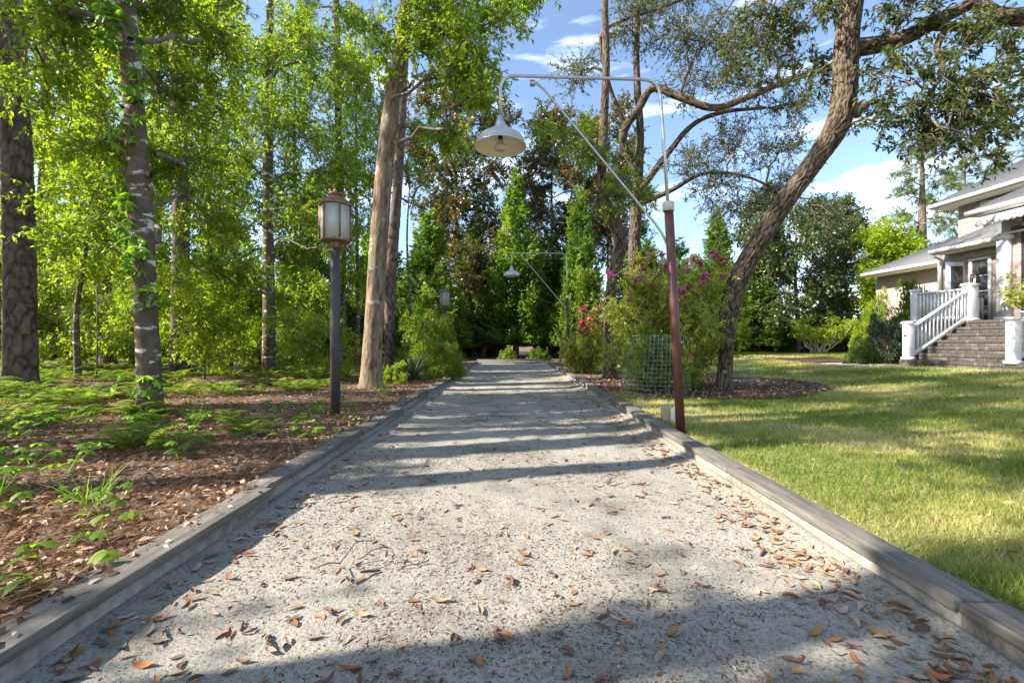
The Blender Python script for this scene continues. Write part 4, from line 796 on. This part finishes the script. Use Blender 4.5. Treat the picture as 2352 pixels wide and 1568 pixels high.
for x0, x1, y0, y1, z in ((-.6, .15, -7, .4, 4.55), (.45, 1.15, .0, 2.55, 3.85), (2.55, 3.5, 2.6, 7.9, 3.85), (2.25, 3.05, -7, 4.35, 5.95)):
    hp('soffit', MB().box(((x0+x1)/2+.03, (y0+y1)/2, z-.16), (x1-x0, y1-y0-.06, .05)), M_trim)
    hp('gutter', MB().box((x0-.035, (y0+y1)/2, z-.09), (.11, y1-y0+.04, .12)), M_white)
    hp('frieze', MB().box((x1-.05, (y0+y1)/2-.2, z-.27), (.05, y1-y0-.9, .2)), M_trim)
hp('gable_trim', MB().box((3, .415, 4.46), (7.1, .05, .16)), M_white); hp('gable_trim', MB().box((6, 7.92, 3.76), (6.9, .05, .16)), M_white); hp('gable_trim', MB().box((6, 4.37, 5.86), (7.4, .05, .16)), M_white)
dsp = hp('downspout', MB().tube([(.42, 2.5, 3.78), (.5, 2.5, 3.6), (.9, 2.6, 3.5), (.93, 2.68, 3.2), (.93, 2.68, 0)], .045, 8), M_white, smooth=True)
def paned_opening(x, y, z, w, h, nx, ny):
    f = hp('paned_opening', MB().box((x-.02, y-w/2-.04, z), (.07, .08, h+.16)).box((x-.02, y+w/2+.04, z), (.07, .08, h+.16)).box((x-.021, y, z+h/2+.04), (.066, w, .08)).box((x-.021, y, z-h/2-.04), (.066, w, .08)), M_white)
    for i in range(nx):
        for j in range(ny):
            link('pane', MB().box((x-.004, y-w/2+w*(i+.5)/nx, z-h/2+h*(j+.5)/ny), (.012, w/nx-.028, h/ny-.028)).mesh(M_glassdark, 'pane'), f)
    b = MB()
    for i in range(1, nx): b.box((x-.008, y-w/2+w*i/nx, z), (.024, .026, h))
    for j in range(1, ny): b.box((x-.0085, y, z-h/2+h*j/ny), (.021, w, .026))
    (link('muntins', b.mesh(M_white, 'muntins'), f) if nx > 1 else [link('muntin', MB().box((x-.0085, y, z-h/2+h*j/ny), (.021, w, .026)).mesh(M_white, 'muntin'), f) for j in range(1, ny)])
paned_opening(2.885, 2.55, 4.95, .85, 1.3, 3, 4); paned_opening(.985, 1.42, 2.3, .5, 2.0, 1, 4)  # upper window, then dark panes put in for the shade of the open doorway
sold = MB()
for i in range(16): sold.box((.985, .65+i*.08, 3.52), (.03, .066, .2))
hp('soldier_course', sold, M_brick)
door = hp('open_door', MB().box((.62, 1.86, 2.3), (.72, .045, 2.0)), M_white)
link('door_glass', MB().box((.62, 1.834, 2.45), (.42, .01, 1.45)).mesh(M_glassdark, 'door_glass'), door)
hp('column', MB().box((-.10, -.16, 2.45), (.2, .26, 2.3)).box((-.10, -.16, 3.66), (.28, .34, .12)).box((-.10, -.16, 1.32), (.27, .33, .12)), M_white)
hp('string_course', MB().box((-.02, -.55, 3.78), (.05, 1.1, .06)), M_trim)
for i in range(13):
    a = math.pi-math.pi*(i+.5)/13; hp('arch_brick', MB().box((-.012, -1.35-.98*math.cos(a)*-1, 3.75+.98*math.sin(a)), (.05, .10+.0, .22), 0, a-math.pi/2), M_stepbrick if i % 3 == 0 else M_brick)
arch = MB(); pl = [(-.006, -1.35+.86*math.cos(a), 3.75+.86*math.sin(a)) for a in np.linspace(0, math.pi, 17)]+[(-.006, -2.21, 1.3), (-.006, -.49, 1.3)]
hp('arch_shade_panel', arch.prism(pl, (1, 0, 0), .004), M_glassdark)  # dark glassy panel put in for the shaded recess of the arch
aw = hp('awning', MB().prism([(-.02, .05, 4.42), (-.02, -3, 4.42), (-.75, -3, 4.22), (-.75, .05, 4.22)], (0, 0, -1), .02), M_white)
for i in range(20):
    y = .05-.15*i; V = [(-.755, y, 4.23), (-.755, y-.15, 4.23), (-.755, y-.15, 4.02), (-.755, y-.11, 3.985), (-.755, y-.075, 3.975), (-.755, y-.04, 3.985), (-.755, y, 4.02)]
    link('valance_stripe', MB().prism(V, (-1, 0, 0), .012).mesh(M_white if i % 2 else mat('grey_canvas', [(.42, .41, .42), (.48, .47, .48)], 5) if i == 0 else (M_white if i % 2 else bpy.data.materials['grey_canvas']), 'stripe'), aw)
# stairs: every brick is a piece
SR = R(7); SO = (10.85, 12.5, GH)
ST_ = thing('brick_stairs', 'dark brick stairs with seven steps rising to the porch', 'stairs', SO, SR)
RIS, TRD, SW = .18, .31, 2.75
rl = MB().box((0, 0, 0), (.20, .062, .092)).mesh(M_stepbrick, 'brick'); stc = MB().box((0, 0, 0), (.06, .205, .066)).mesh(M_stepbrick, 'brick')
rl2 = rl.copy(); rl2.materials[0] = mat('tan_brick', [(.105, .085, .07), (.17, .135, .108)], 6, .9, .4, 50); stc2 = stc.copy(); stc2.materials[0] = rl2.materials[0]
g = random.Random(3)
for i in range(7):
    x0 = i*TRD; w = SW+(.2 if i == 0 else 0); y1 = .16+(.06 if i == 0 else 0)
    link('mortar_core', MB().box((x0+1.2+.012, y1-w/2, (i+.5)*RIS-.012), (2.4, w-.02, RIS-.026)).mesh(M_mortar, 'core'), ST_)
    n = int(w/.0735)
    for j in range(n):
        link('brick', rl2 if g.random() < .13 else rl, ST_, (x0+.093+g.uniform(-.003, .003), y1-.037-j*.0735, (i+1)*RIS-.046+g.uniform(-.002, .002)))
    for j in range(int(w/.216)):
        link('brick', stc2 if g.random() < .12 else stc, ST_, (x0+.036, y1-.108-j*.216-(.05 if i % 2 else 0), i*RIS+.045))
PD = thing('porch_deck', 'raised brick porch floor at the head of the stairs', 'porch', SO, SR)
link('floor', MB().box((3.6, -.55, 7*RIS-.06), (2.85, 4.6, .12)).mesh(M_stepbrick, 'floor'), PD)
link('side_wall', MB().box((3.62, -.55, 3.5*RIS-.1), (2.75, 4.5, 7*RIS-.14)).mesh(M_brick, 'side_wall'), PD)
def newel(par, x, y, z, h, w=.18):
    p = bevel(link('newel_post', MB().box((x, y, z+h/2), (w, w, h)).mesh(M_white, 'newel'), par), .008)
    link('post_cap', MB().box((x, y, z+h+.02), (w+.06, w+.06, .035)).box((x, y, z+h+.055), (w+.03, w+.03, .03)).mesh(M_white, 'cap'), p); link('post_base', MB().box((x, y, z+.035), (w+.05, w+.05, .07)).mesh(M_white, 'base'), p); return p
def railing(par, a, b, za, zb, hi=.88, lo=.14, n=12):
    a3, b3 = np.array([*a, za]), np.array([*b, zb]); u = np.array([0, 0, 1.])
    link('top_rail', MB().bar(a3+u*hi, b3+u*hi, .085, .06).mesh(M_white, 'rail'), par); link('bottom_rail', MB().bar(a3+u*lo, b3+u*lo, .06, .10).mesh(M_white, 'rail'), par)
    for i in range(n):
        p = a3+(b3-a3)*(i+.6)/(n+.2); link('baluster', MB().box(p+u*(hi+lo)/2, (.042, .042, hi-lo)).mesh(M_white, 'baluster'), par)
def light(par, x, y, z):
    o = link('step_light', MB().lathe([(.001, -.02), (.045, -.02), (.05, 0), (.035, .012), (.001, .014)], 16).mesh(M_copper, 'light', True), par, (x, y, z)); o.rotation_euler = (0, R(-90), 0); return o
sl_ = thing('stair_railing', 'white railing up the stairs beside the blue green shrub', 'railing', SO, SR)
newel(sl_, .06, .02, RIS, .98); tp = newel(sl_, 2.02, .02, 7*RIS, .98, .24); railing(sl_, (.16, .02), (1.9, .02), RIS+.04, 7*RIS, .84, .08, 14); light(sl_, -.04, .02, .85); light(sl_, 1.885, .02, 2.1)
sr_ = thing('stair_railing', 'white railing on the potted plant side of the stairs', 'railing', SO, SR)
newel(sr_, .06, -2.36, RIS, .98); railing(sr_, (.16, -2.36), (1.95, -2.36), RIS+.04, 7*RIS, .84, .08, 14)
pr_ = thing('porch_railing', 'white railing along the porch edge behind the stair shrubs', 'railing', SO, SR)
railing(pr_, (2.02, .16), (2.02, 1.45), 7*RIS, 7*RIS, .9, .1, 12); newel(pr_, 2.02, 1.55, 7*RIS, .98); railing(pr_, (2.12, 1.55), (5.0, 1.55), 7*RIS, 7*RIS, .9, .1, 24)
# path at the foot of the stairs
pth = grid(np.arange(8.2, 13.6, .2), np.arange(3.5, 14.6, .2), gz, M_path, 'garden_path', .012, lambda c: (np.abs((c[:, 0]-10.35)-.12*(12.5-c[:, 1])+.1*np.clip(c[:, 1]-12.6, 0, 3)) < .62))
link('garden_path', pth, kind='structure')
# things standing on the porch
def porch(l): 
    v = Matrix.Rotation(SR, 3, 'Z') @ Vector(l); return (SO[0]+v.x, SO[1]+v.y, SO[2]+v.z)
zt = 7*RIS+.98+.07
ln = thing('candle_lantern', 'dark metal candle lantern standing on the tall white newel post', 'lantern', porch((2.08, -.05, zt)))
link('base', MB().lathe([(.001, 0), (.11, 0), (.11, .02), (.09, .025)], 6).mesh(M_iron, 'base'), ln)
for i in range(6):
    a = i*math.pi/3; link('bar', MB().bar((.09*math.cos(a), .09*math.sin(a), .02), (.09*math.cos(a), .09*math.sin(a), .22), .012, .012).mesh(M_iron, 'bar'), ln)
link('roof', MB().lathe([(.11, .22), (.11, .235), (.05, .275), (.05, .29), (.001, .295)], 6).mesh(M_iron, 'roof'), ln); link('candle', MB().lathe([(.03, .02), (.03, .13), (.001, .135)], 12).mesh(M_enamel, 'candle', True), ln)
hk = thing('plant_hook', 'thin curled metal plant hook beside the tall white newel post', 'hook', porch((2.35, .12, 7*RIS)))
link('rod', MB().tube([(0, 0, 0), (0, 0, 1.2)]+[(.0-.0+.12*(1-math.cos(a)), 0, 1.2+.12*math.sin(a)) for a in np.linspace(.3, 3.3, 10)]+[(.26, 0, 1.13), (.3, 0, 1.15), (.31, 0, 1.2)], .009, 6).mesh(M_iron, 'rod', True), hk)
def potted(label, loc, pm, r, h, n, rad, ph, lm, L, Wd, seed):
    t = thing('potted_plant', label, 'potted plant', loc); g = np.random.default_rng(seed)
    link('pot', MB().lathe([(.001, 0), (r*.75, 0), (r, h*.85), (r*1.1, h*.86), (r*1.1, h), (r*.9, h), (r*.85, h*.8), (.001, h*.8)], 24).mesh(pm, 'pot', True), t)
    b = MB(); E = []
    for i in range(n):
        e_ = np.array([g.normal()*rad*.5, g.normal()*rad*.5, h+ph*g.uniform(.35, 1)]); p = wander(g, np.array([0, 0, h*.8]), e_, 6, .5); b.tube(p, .005, 5, False); E.append(p[2:])
    link('stems', b.mesh(M_bark_twig, 'stems', True), t); E = np.repeat(np.concatenate(E), 14, 0); V, F, c = leaves(g, E+g.normal(size=E.shape)*.05, g.normal(size=E.shape), L, Wd, .15, 6); link('foliage', build(V, F, lm, 'foliage', False, {'lc': c}), t)
potted('white pot with a tall sprawling hibiscus on the porch floor', porch((2.75, -.85, 7*RIS)), M_white, .2, .22, 16, .75, 1.1, G_azal, .11, .06, 1)
potted('terracotta pot of bright green foliage beside the nearer newel post', porch((1.6, -2.75, 6*RIS)), M_terra, .2, .25, 16, .5, .45, G_lime, .1, .06, 2)

# ------------------------------------------------------------------ ferns and small plants
def fern_mesh(seed, nf=8, size=.55):
    g = np.random.default_rng(seed); VV, FF, CC, n = [], [], [], 0
    for f in range(nf):
        a = f*2*math.pi/nf+g.uniform(-.4, .4); Ln = size*g.uniform(.7, 1.15); el = g.uniform(.55, 1.2); m = 17
        s = np.linspace(.12, 1, m); dirh = np.array([math.cos(a), math.sin(a), 0]); C = dirh*(Ln*s*math.cos(el)*1.1)[:, None]+np.array([0, 0, 1])*(Ln*(s*math.sin(el)-.55*s**2.4*math.sin(el)))[:, None]
        T = nrm(np.gradient(C, axis=0)); sd = nrm(np.cross(T, [0, 0, 1.])); pl = Ln*.30*np.sin(np.pi*np.clip(s*.92+.1, 0, 1))**.8*(1-.35*s)+.008
        for sg in (-1, 1):
            D = sd*sg+T*.45; V, F, c = leaves(g, C, D, pl, pl*.2+.004, .25, 4, .12, np.full(m, g.random())); VV.append(V); FF.append(F+n); CC.append(c); n += len(V)
        V, Q = sticks(C[:-1:2], C[2::2], .003); VV.append(V); FF.append(np.concatenate([Q[:, [0, 1, 2]], Q[:, [0, 2, 3]]])+n); CC.append(np.full(len(V), .2)); n += len(V)
    return np.concatenate(VV), np.concatenate(FF), np.concatenate(CC)
FV = [fern_mesh(s, 7+s % 3) for s in range(4)]
FM = [build(V, F, G_fern, 'fronds', False, {'lc': c}) for V, F, c in FV]
g = np.random.default_rng(77); pts = []
while len(pts) < 540:
    y = g.uniform(3.4, 19); x = -g.uniform(2.2, 17)
    edge = 3.6-.14*(y-4)+.9*math.sin(y*.9)                          # ferns keep back from the court edge
    if -x < edge or (fbm(np.array([[x*.55, y*.55, 0]]), 3, 3)[0] < .45): continue
    if any((x-q[0])**2+(y-q[1])**2 < .05 for q in pts[-200:]): continue
    pts.append((x, y))
pts = np.array(pts); sc = g.uniform(.4, 1.35, len(pts)); order = np.argsort(pts[:, 1]/np.maximum(sc, .1))
VV, FF, CC, n = [], [], [], 0
for r_, i in enumerate(order):
    x, y = pts[i]; z = float(gz(x, y)); a = g.uniform(0, 6.28); s = sc[i]; k = int(g.integers(0, 4))
    if r_ < 260:
        o = link('fern', FM[k], None, (x, y, z-.02)); o.scale = (s, s, s*g.uniform(.7, 1.0)); o.rotation_euler = (0, 0, a)
        o['label'] = 'feathery green fern growing on the woodland floor'; o['category'] = 'fern'; o['group'] = 'ferns on the woodland floor'
    else:
        V, F, c = FV[k]; ca, sa = math.cos(a), math.sin(a); VV.append(np.stack([V[:, 0]*ca-V[:, 1]*sa, V[:, 0]*sa+V[:, 1]*ca, V[:, 2]*.85], 1)*s+[x, y, z-.02]); FF.append(F+n); CC.append(np.clip(c+g.normal()*.15, 0, 1)); n += len(V)
link('fern_cover', build(np.concatenate(VV), np.concatenate(FF), G_fern, 'fern_cover', False, {'lc': np.concatenate(CC)}), kind='stuff')
# seedlings with five leaflets near the edging
def seedling_mesh(seed):
    g = np.random.default_rng(seed); b = MB(); VV, FF, CC, n = [], [], [], 0; E = []
    for i in range(6):
        e_ = np.array([g.normal()*.10, g.normal()*.10, g.uniform(.05, .16)]); E.append(e_)
        a = np.array([-1.2, -.6, 0, .6, 1.2])+g.uniform(0, 6.28); D = np.stack([np.cos(a), np.sin(a), np.full(5, -.25)], 1); V, F, c = leaves(g, np.repeat(e_[None], 5, 0), D, .075, .034, .15, 6, .15, np.full(5, g.random())); VV.append(V); FF.append(F+n); CC.append(c); n += len(V)
    V, Q = sticks(np.zeros((6, 3)), np.array(E), .002); VV.append(V); FF.append(np.concatenate([Q[:, [0, 1, 2]], Q[:, [0, 2, 3]]])+n); CC.append(np.full(len(V), .3))
    return build(np.concatenate(VV), np.concatenate(FF), G_creeper, 'seedling', False, {'lc': np.concatenate(CC)})
SD = [seedling_mesh(i) for i in range(4)]
g = np.random.default_rng(78)
for i in range(70):
    y = 1.4+6*g.random()**1.3; x = -1.75-g.random()*(1.2+y*.75); o = link('seedling', SD[i % 4], None, (x, y, float(gz(x, y))+.01)); s = g.uniform(.6, 1.35); o.scale = (s, s, s); o.rotation_euler = (0, 0, g.uniform(0, 6))
    o['label'] = 'small five leaved green seedling sprouting from the leaf litter'; o['category'] = 'seedling'; o['group'] = 'seedlings in the leaf litter'
def tuft(label, x, y, n, L, seed, w=.005, lm=None, name='grass_tuft', zc=0):
    g = np.random.default_rng(seed); z = float(gz(x, y)); a = g.uniform(0, 6.28, n); D = np.stack([np.cos(a)*.55, np.sin(a)*.55, np.ones(n)], 1)+g.normal(size=(n, 3))*.2; V, F, c = leaves(g, g.normal(size=(n, 3))*np.array([.03, .03, 0]), D, L*g.uniform(.5, 1.1, n), w, .35, 6, .8)
    o = link(name, build(V, F, lm or G_creeper, 'blades', False, {'lc': c}), None, (x, y, z)); o['label'] = label; o['category'] = 'grass'; return o
tuft('arching bright grass tuft in the litter opposite the edging', -2.35, 2.55, 34, .34, 1)
tuft('short grass tuft at the foot of the leaning tan trunk', -2.25, 8.0, 60, .4, 2)
tuft('fine grass tuft between the lichened trunk and lantern post', -3.6, 5.2, 24, .36, 3)
# young longleaf pine seedling
q = at(222, 815, 11.5); x, y = q[0], q[1]; z = float(gz(x, y)); t = thing('pine_sapling', 'young pine sapling with long drooping needles among ferns', 'sapling', (x, y, z)); g = np.random.default_rng(8)
link('stem', MB().tube([(0, 0, -.05), (.02, 0, 1), (.0, 0, 2.3)], [.02, .015, .008], 6).mesh(M_bark_twig, 'stem', True), t)
P = []; 
for i in range(9):
    a = i*2.4; h = .8+.17*i; e_ = np.array([math.cos(a)*.55, math.sin(a)*.55, h+.25]); link('side_shoot', MB().tube([(0, 0, h), e_*[.5, .5, 1], e_], .007, 5).mesh(M_bark_twig, 'shoot', True), t); P.append(e_)
P = np.repeat(np.array(P+[[0, 0, 2.3]]), 70, 0); V, F, c = leaves(g, P, g.normal(size=P.shape)+np.array([0, 0, .2]), .36, .008, .35, 6); link('needles', build(V, F, G_pine, 'needles', False, {'lc': c}), t)

# ------------------------------------------------------------------ litter, sticks and fallen leaves
g = np.random.default_rng(79)
def near(n, y0, y1, p): return y0+(y1-y0)*g.random(n)**p
n = 34000; y = near(n, .5, 16, 1.9); x = -1.70-g.random(n)**1.1*(1.2+y*1.05); x = np.where(g.random(n) < .012, -1.54-g.random(n)*.2, x); P = np.stack([x, y, np.where(x > -1.72, .142, gz(x, y)+g.uniform(.004, .034, n))], 1)
L = g.uniform(.025, .075, n); V, F, c = leaves(g, P, np.stack([g.normal(size=n), g.normal(size=n), g.normal(size=n)*.25], 1), L, L*g.uniform(.26, .5, n), .25, 4, .7)
link('leaf_litter', build(V, F, G_litter, 'leaf_litter', False, {'lc': c}), kind='stuff')
n = 34000; y = near(n, .5, 12, 1.9); x = -1.68-g.random(n)*(1.2+y*1.0); P = np.stack([x, y, gz(x, y)+g.uniform(.004, .06, n)], 1)
D = nrm(np.stack([g.normal(size=n), g.normal(size=n), g.normal(size=n)*.18], 1)); V, Q = sticks(P, P+D*g.uniform(.08, .22, n)[:, None], .0016)
link('pine_straw', build(V, Q, G_needle, 'pine_straw', False, {'lc': np.repeat(g.random(n), 4)}), kind='stuff')
n = 9000; y = near(n, 6.6, 13, 1.2); x = g.uniform(1.78, 6.3, n); ok = (((x-4.0)/2.4)**2+((y-9.9)/2.4)**2 < 1) | ((x < 3.2) & (y > 7.3)); x, y = x[ok], y[ok]; n = len(x)
P = np.stack([x, y, mulch_z(x, y)+g.uniform(.004, .04, n)], 1); L = g.uniform(.03, .09, n); V, F, c = leaves(g, P, np.stack([g.normal(size=n), g.normal(size=n), g.normal(size=n)*.3], 1), L, L*g.uniform(.15, .4, n), .2, 4, .8, g.random(n)**1.8)
link('mulch_chips', build(V, F, G_litter, 'mulch_chips', False, {'lc': c}), kind='stuff')
# leaves on the court: curled ones near the camera are things
def fallen_mesh(seed, L, w, curl, fold):
    g = np.random.default_rng(seed); m = 6; s = np.linspace(0, 1, m); prof = np.sin(np.pi*np.clip(s*.97+.02, 0, 1))**.75*w/2; x = L*(s-.5); z = curl*L*(s-.5)**2*2+.004*g.random(); y0 = .08*L*np.sin(s*3)*g.normal()
    V = np.stack([np.stack([x, y0+prof, z+prof*fold], 1), np.stack([x, y0, z], 1), np.stack([x, y0-prof, z+prof*fold*g.uniform(.3, 1.2)], 1)], 1).reshape(-1, 3)
    V[:, 2] += .004-V[:, 2].min(); Q = [[3*k+j, 3*k+j+1, 3*k+j+4, 3*k+j+3] for k in range(m-1) for j in (0, 1)]
    return V, np.array(Q)
LC = {'orange tan': [(.25, .125, .035), (.36, .19, .06)], 'grey brown': [(.20, .155, .115), (.29, .235, .18)], 'dark brown': [(.09, .05, .03), (.16, .085, .045)], 'russet': [(.24, .085, .03), (.33, .13, .05)]}
LMs = {k: mat('fallen_'+k.replace(' ', '_'), v, 14, .6, .2, 60, spec=.35) for k, v in LC.items()}
LV = [fallen_mesh(i, L, w, cu, fo) for i, (L, w, cu, fo) in enumerate([(.075, .026, .22, .35), (.065, .024, .1, .6), (.085, .029, .35, .2), (.055, .023, .05, .35), (.075, .025, -.12, .7), (.07, .022, .28, .9)])]
LMesh = {(i, k): build(V, Q, m_, 'leaf', True) for i, (V, Q) in enumerate(LV) for k, m_ in LMs.items()}
def sz(x, y): return float(sand_z(np.array([[x]]), np.array([[y]]))[0, 0])
g = np.random.default_rng(80); kk = list(LC); cand = []
for i in range(2000):
    if i < 750:                                                     # drift against the lawn side edging
        y = 1.3+10*g.random()**1.7; x = 1.52-abs(g.normal())*.14-.02
    elif i < 930: y = 1.3+8*g.random()**1.6; x = -1.46+abs(g.normal())*.12
    else: y = 1.15+17*g.random()**1.9; x = g.uniform(-1.45, 1.5)
    cand.append((x, y))
cand.sort(key=lambda q: q[1]); VV, QQ, CC, nn = [], [], [], 0
for i, (x, y) in enumerate(cand):
    v = int(g.integers(0, 6)); c_ = kk[int(g.choice(4, p=[.30, .34, .24, .12]))]; a = g.uniform(0, 6.28); s = g.uniform(.45, 1.05); z = sz(x, y)+.001
    if i < 300:
        o = link('fallen_leaf', LMesh[(v, c_)], None, (x, y, z)); o.scale = (s, s, s); o.rotation_euler = (g.normal()*.2, g.normal()*.2, a)
        o['label'] = f'curled {c_} fallen leaf lying on the pale court sand'; o['category'] = 'leaf'; o['group'] = f'{c_} fallen leaves on the court'
    else:
        V, Q = LV[v]; ca, sa = math.cos(a), math.sin(a); VV.append(np.stack([V[:, 0]*ca-V[:, 1]*sa, V[:, 0]*sa+V[:, 1]*ca, V[:, 2]], 1)*s+[x, y, z]); QQ.append(Q+nn); nn += len(V); CC.append(np.full(len(V), g.random()*.8+.1))
link('fallen_leaf_scatter', build(np.concatenate(VV), np.concatenate(QQ), G_litter, 'scatter', True, {'lc': np.concatenate(CC)}), kind='stuff')
# curled red-brown pods and catkins
def podmesh(seed):
    g = np.random.default_rng(seed); m = 9; t = np.linspace(0, 1, m); a = np.cumsum(g.normal(size=m)*.55); P = np.cumsum(np.stack([np.cos(a), np.sin(a), .25*np.sin(a*2)], 1)*.0095, 0); P[:, 2] -= P[:, 2].min()-.006
    return MB().tube(P, .0055*np.array([.5, .9, 1, 1, 1, 1, .9, .8, .4]), 6).mesh(bpy.data.materials.get('pod') or mat('pod', [(.10, .045, .04), (.17, .08, .07)], 20, .7), 'pod', True)
PM = [podmesh(i) for i in range(5)]
for i in range(70):
    y = 1.25+3.2*g.random()**1.3; x = g.uniform(-1.4, 1.4); o = link('curled_pod', PM[i % 5], None, (x, y, sz(x, y))); o.rotation_euler = (0, 0, g.uniform(0, 6.28)); s = g.uniform(.7, 1.3); o.scale = (s, s, s)
    o['label'] = 'curled dark red brown catkin lying on the court sand'; o['category'] = 'catkin'; o['group'] = 'catkins on the court'
n = 24000; y = near(n, 1.0, 16, 2.0); x = g.uniform(-1.48, 1.53, n); dn = fbm(np.stack([x*1.4, y*1.4, 0*x], 1), 31, 3); ok = g.random(n) < sm((dn-.42)*6)*.93+.07; x, y = x[ok], y[ok]; n = len(x)
P = np.stack([x, y, sand_z(x[None], y[None])[0]+.002], 1); D = nrm(np.stack([g.normal(size=n), g.normal(size=n), g.normal(size=n)*.12], 1)); V, Q = sticks(P, P+D*(g.uniform(.005, .028, n))[:, None], g.uniform(.0012, .003, n))
link('court_debris', build(V, Q, M_deb, 'court_debris'), kind='stuff')
n = 26000; y = near(n, 1.0, 14, 2.0); x = g.uniform(-1.48, 1.53, n); dn = fbm(np.stack([x*1.4, y*1.4, 0*x], 1), 31, 3); ok = g.random(n) < sm((dn-.42)*6)*.93+.07; x, y = x[ok], y[ok]; n = len(x)
V, F, c = leaves(g, np.stack([x, y, sand_z(x[None], y[None])[0]+.003], 1), np.stack([g.normal(size=n), g.normal(size=n), g.normal(size=n)*.25], 1), g.uniform(.006, .022, n), g.uniform(.003, .010, n), .3, 4, .8, g.random(n)**2.2)
link('leaf_crumbs', build(V, F, G_litter, 'leaf_crumbs', False, {'lc': c}), kind='stuff')
n = 14000; y = near(n, .9, 5, 1.5); x = g.uniform(-1.5, 1.56, n); P = np.stack([x, y, sand_z(x[None], y[None])[0]], 1); V, F, c = leaves(g, P, g.normal(size=(n, 3)), g.uniform(.003, .008, n), .005, .3, 4, 2.)
link('sand_grit', build(V, F, M_sand, 'sand_grit'), kind='stuff')
tw = thing('fallen_twig', 'bare branching twig lying among leaves on the court near the woodland edging', 'twig', (-.72, 2.12, sz(-.72, 2.12))); b = MB(); gg = np.random.default_rng(4)
for a_, b_ in (((-.12, -.14, .01), (.02, .16, .05)), ((-.03, .0, .03), (.13, .06, .06)), ((.13, .06, .06), (.19, -.02, .01)), ((.19, -.02, .01), (.33, .02, .02)), ((.02, .16, .05), (.0, .24, .02)), ((.06, .03, .045), (-.02, .1, .09))):
    b.tube(wander(gg, np.array(a_), np.array(b_), 5, .5), .0035, 5)
link('stems', b.mesh(M_bark_twig, 'stems', True), tw)
# dry grass and leaves scattered on the lawn
n = 230; y = 2+14*g.random(n)**1.3; x = 1.85+g.random(n)*(1.2+y*.9); L = g.uniform(.05, .1, n); V, F, c = leaves(g, np.stack([x, y, gz(x, y)+.04], 1), np.stack([g.normal(size=n), g.normal(size=n), g.normal(size=n)*.2], 1), L*.8, L*.3, .3, 6, .5, g.uniform(.2, .72, n))
link('lawn_leaf_scatter', build(V, F, G_litter, 'lawn_leaves', False, {'lc': c}), kind='stuff')
# grass
n = 260000; y = 1.0+25*g.random(n)**2.0; x = 1.76+g.random(n)*(.8+y*1.25); x = np.minimum(x, 26); c3 = np.stack([x, y, 0*x], 1); ok = lawn_keep(c3); x, y = x[ok], y[ok]; n = len(x)
pat = fbm(np.stack([x*.9, y*.9, 0*x], 1), 41, 4); L = g.uniform(.03, .065, n)*(.75+.7*(1-pat)); wd = .0035+.0009*y
D = np.stack([g.normal(size=n)*.55, g.normal(size=n)*.55, np.ones(n)], 1); V, F, c = leaves(g, np.stack([x, y, gz(x, y)], 1), D, L*(1+.03*y), wd, .35, 3, 1.5, np.clip((pat-.27)*2.4+g.normal(size=n)*.25, 0, 1))
link('grass', build(V, F, G_grass, 'grass', False, {'lc': c}), kind='stuff')

# ------------------------------------------------------------------ woods beside and behind the camera side of the court (they throw the dappled shade)
def shade_tree(x, y, h, seed, r=.18, nb=14, cr=2.4, sub=8, z0=.4):
    z = float(gz(x, y)); g = np.random.default_rng(seed); B = highcrown(x, y, z+h*z0, z+h, cr, nb, seed, sub)
    return tree('hardwood_tree', 'leafy hardwood of the woods beside the near end of the court', 'tree', [(x, y, z, r), (x+.1, y, z+h*.4, r*.8), (x-.1, y+.1, z+h*.8, r*.5), (x, y, z+h, r*.15)], 'holly', M_holly, B, G_left, .12, .05, 8, seed, 14, step=.15, twigs=9, twig_len=.5, group='hardwoods beside the near end of the court')
for i, (x, y, h, r, nb, cr, sub, z0) in enumerate([(-6.3, 2.2, 9, .2, 7, 1.5, 8, .72), (-9.5, -1.6, 10, .2, 8, 2.0, 7, .5), (-5.8, -1.3, 7, .14, 6, 1.4, 7, .45), (-5.2, .4, 11, .075, 9, 1.9, 8, .6), (-7.6, 3.0, 13, .17, 9, 2.2, 8, .62), (-8.8, 5.6, 14, .17, 9, 2.2, 8, .66), (-9.2, 3.6, 9.5, .16, 8, 1.8, 8, .55), (-11.5, 5.2, 10, .15, 6, 1.7, 7, .62)]):
    if i in (0, 1, 2): SHT = SHT if i else []; SHT.append((shade_tree(x, y, h, 200+i, r, nb, cr, sub, z0), h, cr))
    else:
        src, h0, c0 = SHT[(i+2) % 3]; t = dup(src); t.location = (x, y, float(gz(x, y))); t.scale = (cr/c0, cr/c0, h/h0); t.rotation_euler = (0, 0, i*1.3)
for i, (x, y) in enumerate([(-9.4, 3.1), (-11.8, 3.6), (-10.6, 5.0), (-13.2, 6.2), (-12.0, 8.2), (-15.5, 8.0), (-16, 11.5)]):
    z = float(gz(x, y)); h = 16+i % 3
    if i > 1: t = dup(TP[i % 2]); t.location = (x, y, z); t.rotation_euler = (0, 0, i*2.1); continue
    if i == 0: TP = []
    TP.append(tree('pine_tree', 'tall straight pine of the woods beside the near end of the court', 'pine tree', [(x, y, z, .21), (x+.1, y, z+h*.5, .17), (x, y, z+h, .06)], 'pine', M_pine, highcrown(x, y, z+h*.72, z+h, 2.0, 7, 400+i, 6), G_pine, PN['L'], .016, 20, 400+i, 14, shape=3, step=.15, twigs=8, twig_len=.3, limb_r=.045, spread=.95, droop=.1, group='tall pines beside the near end of the court'))
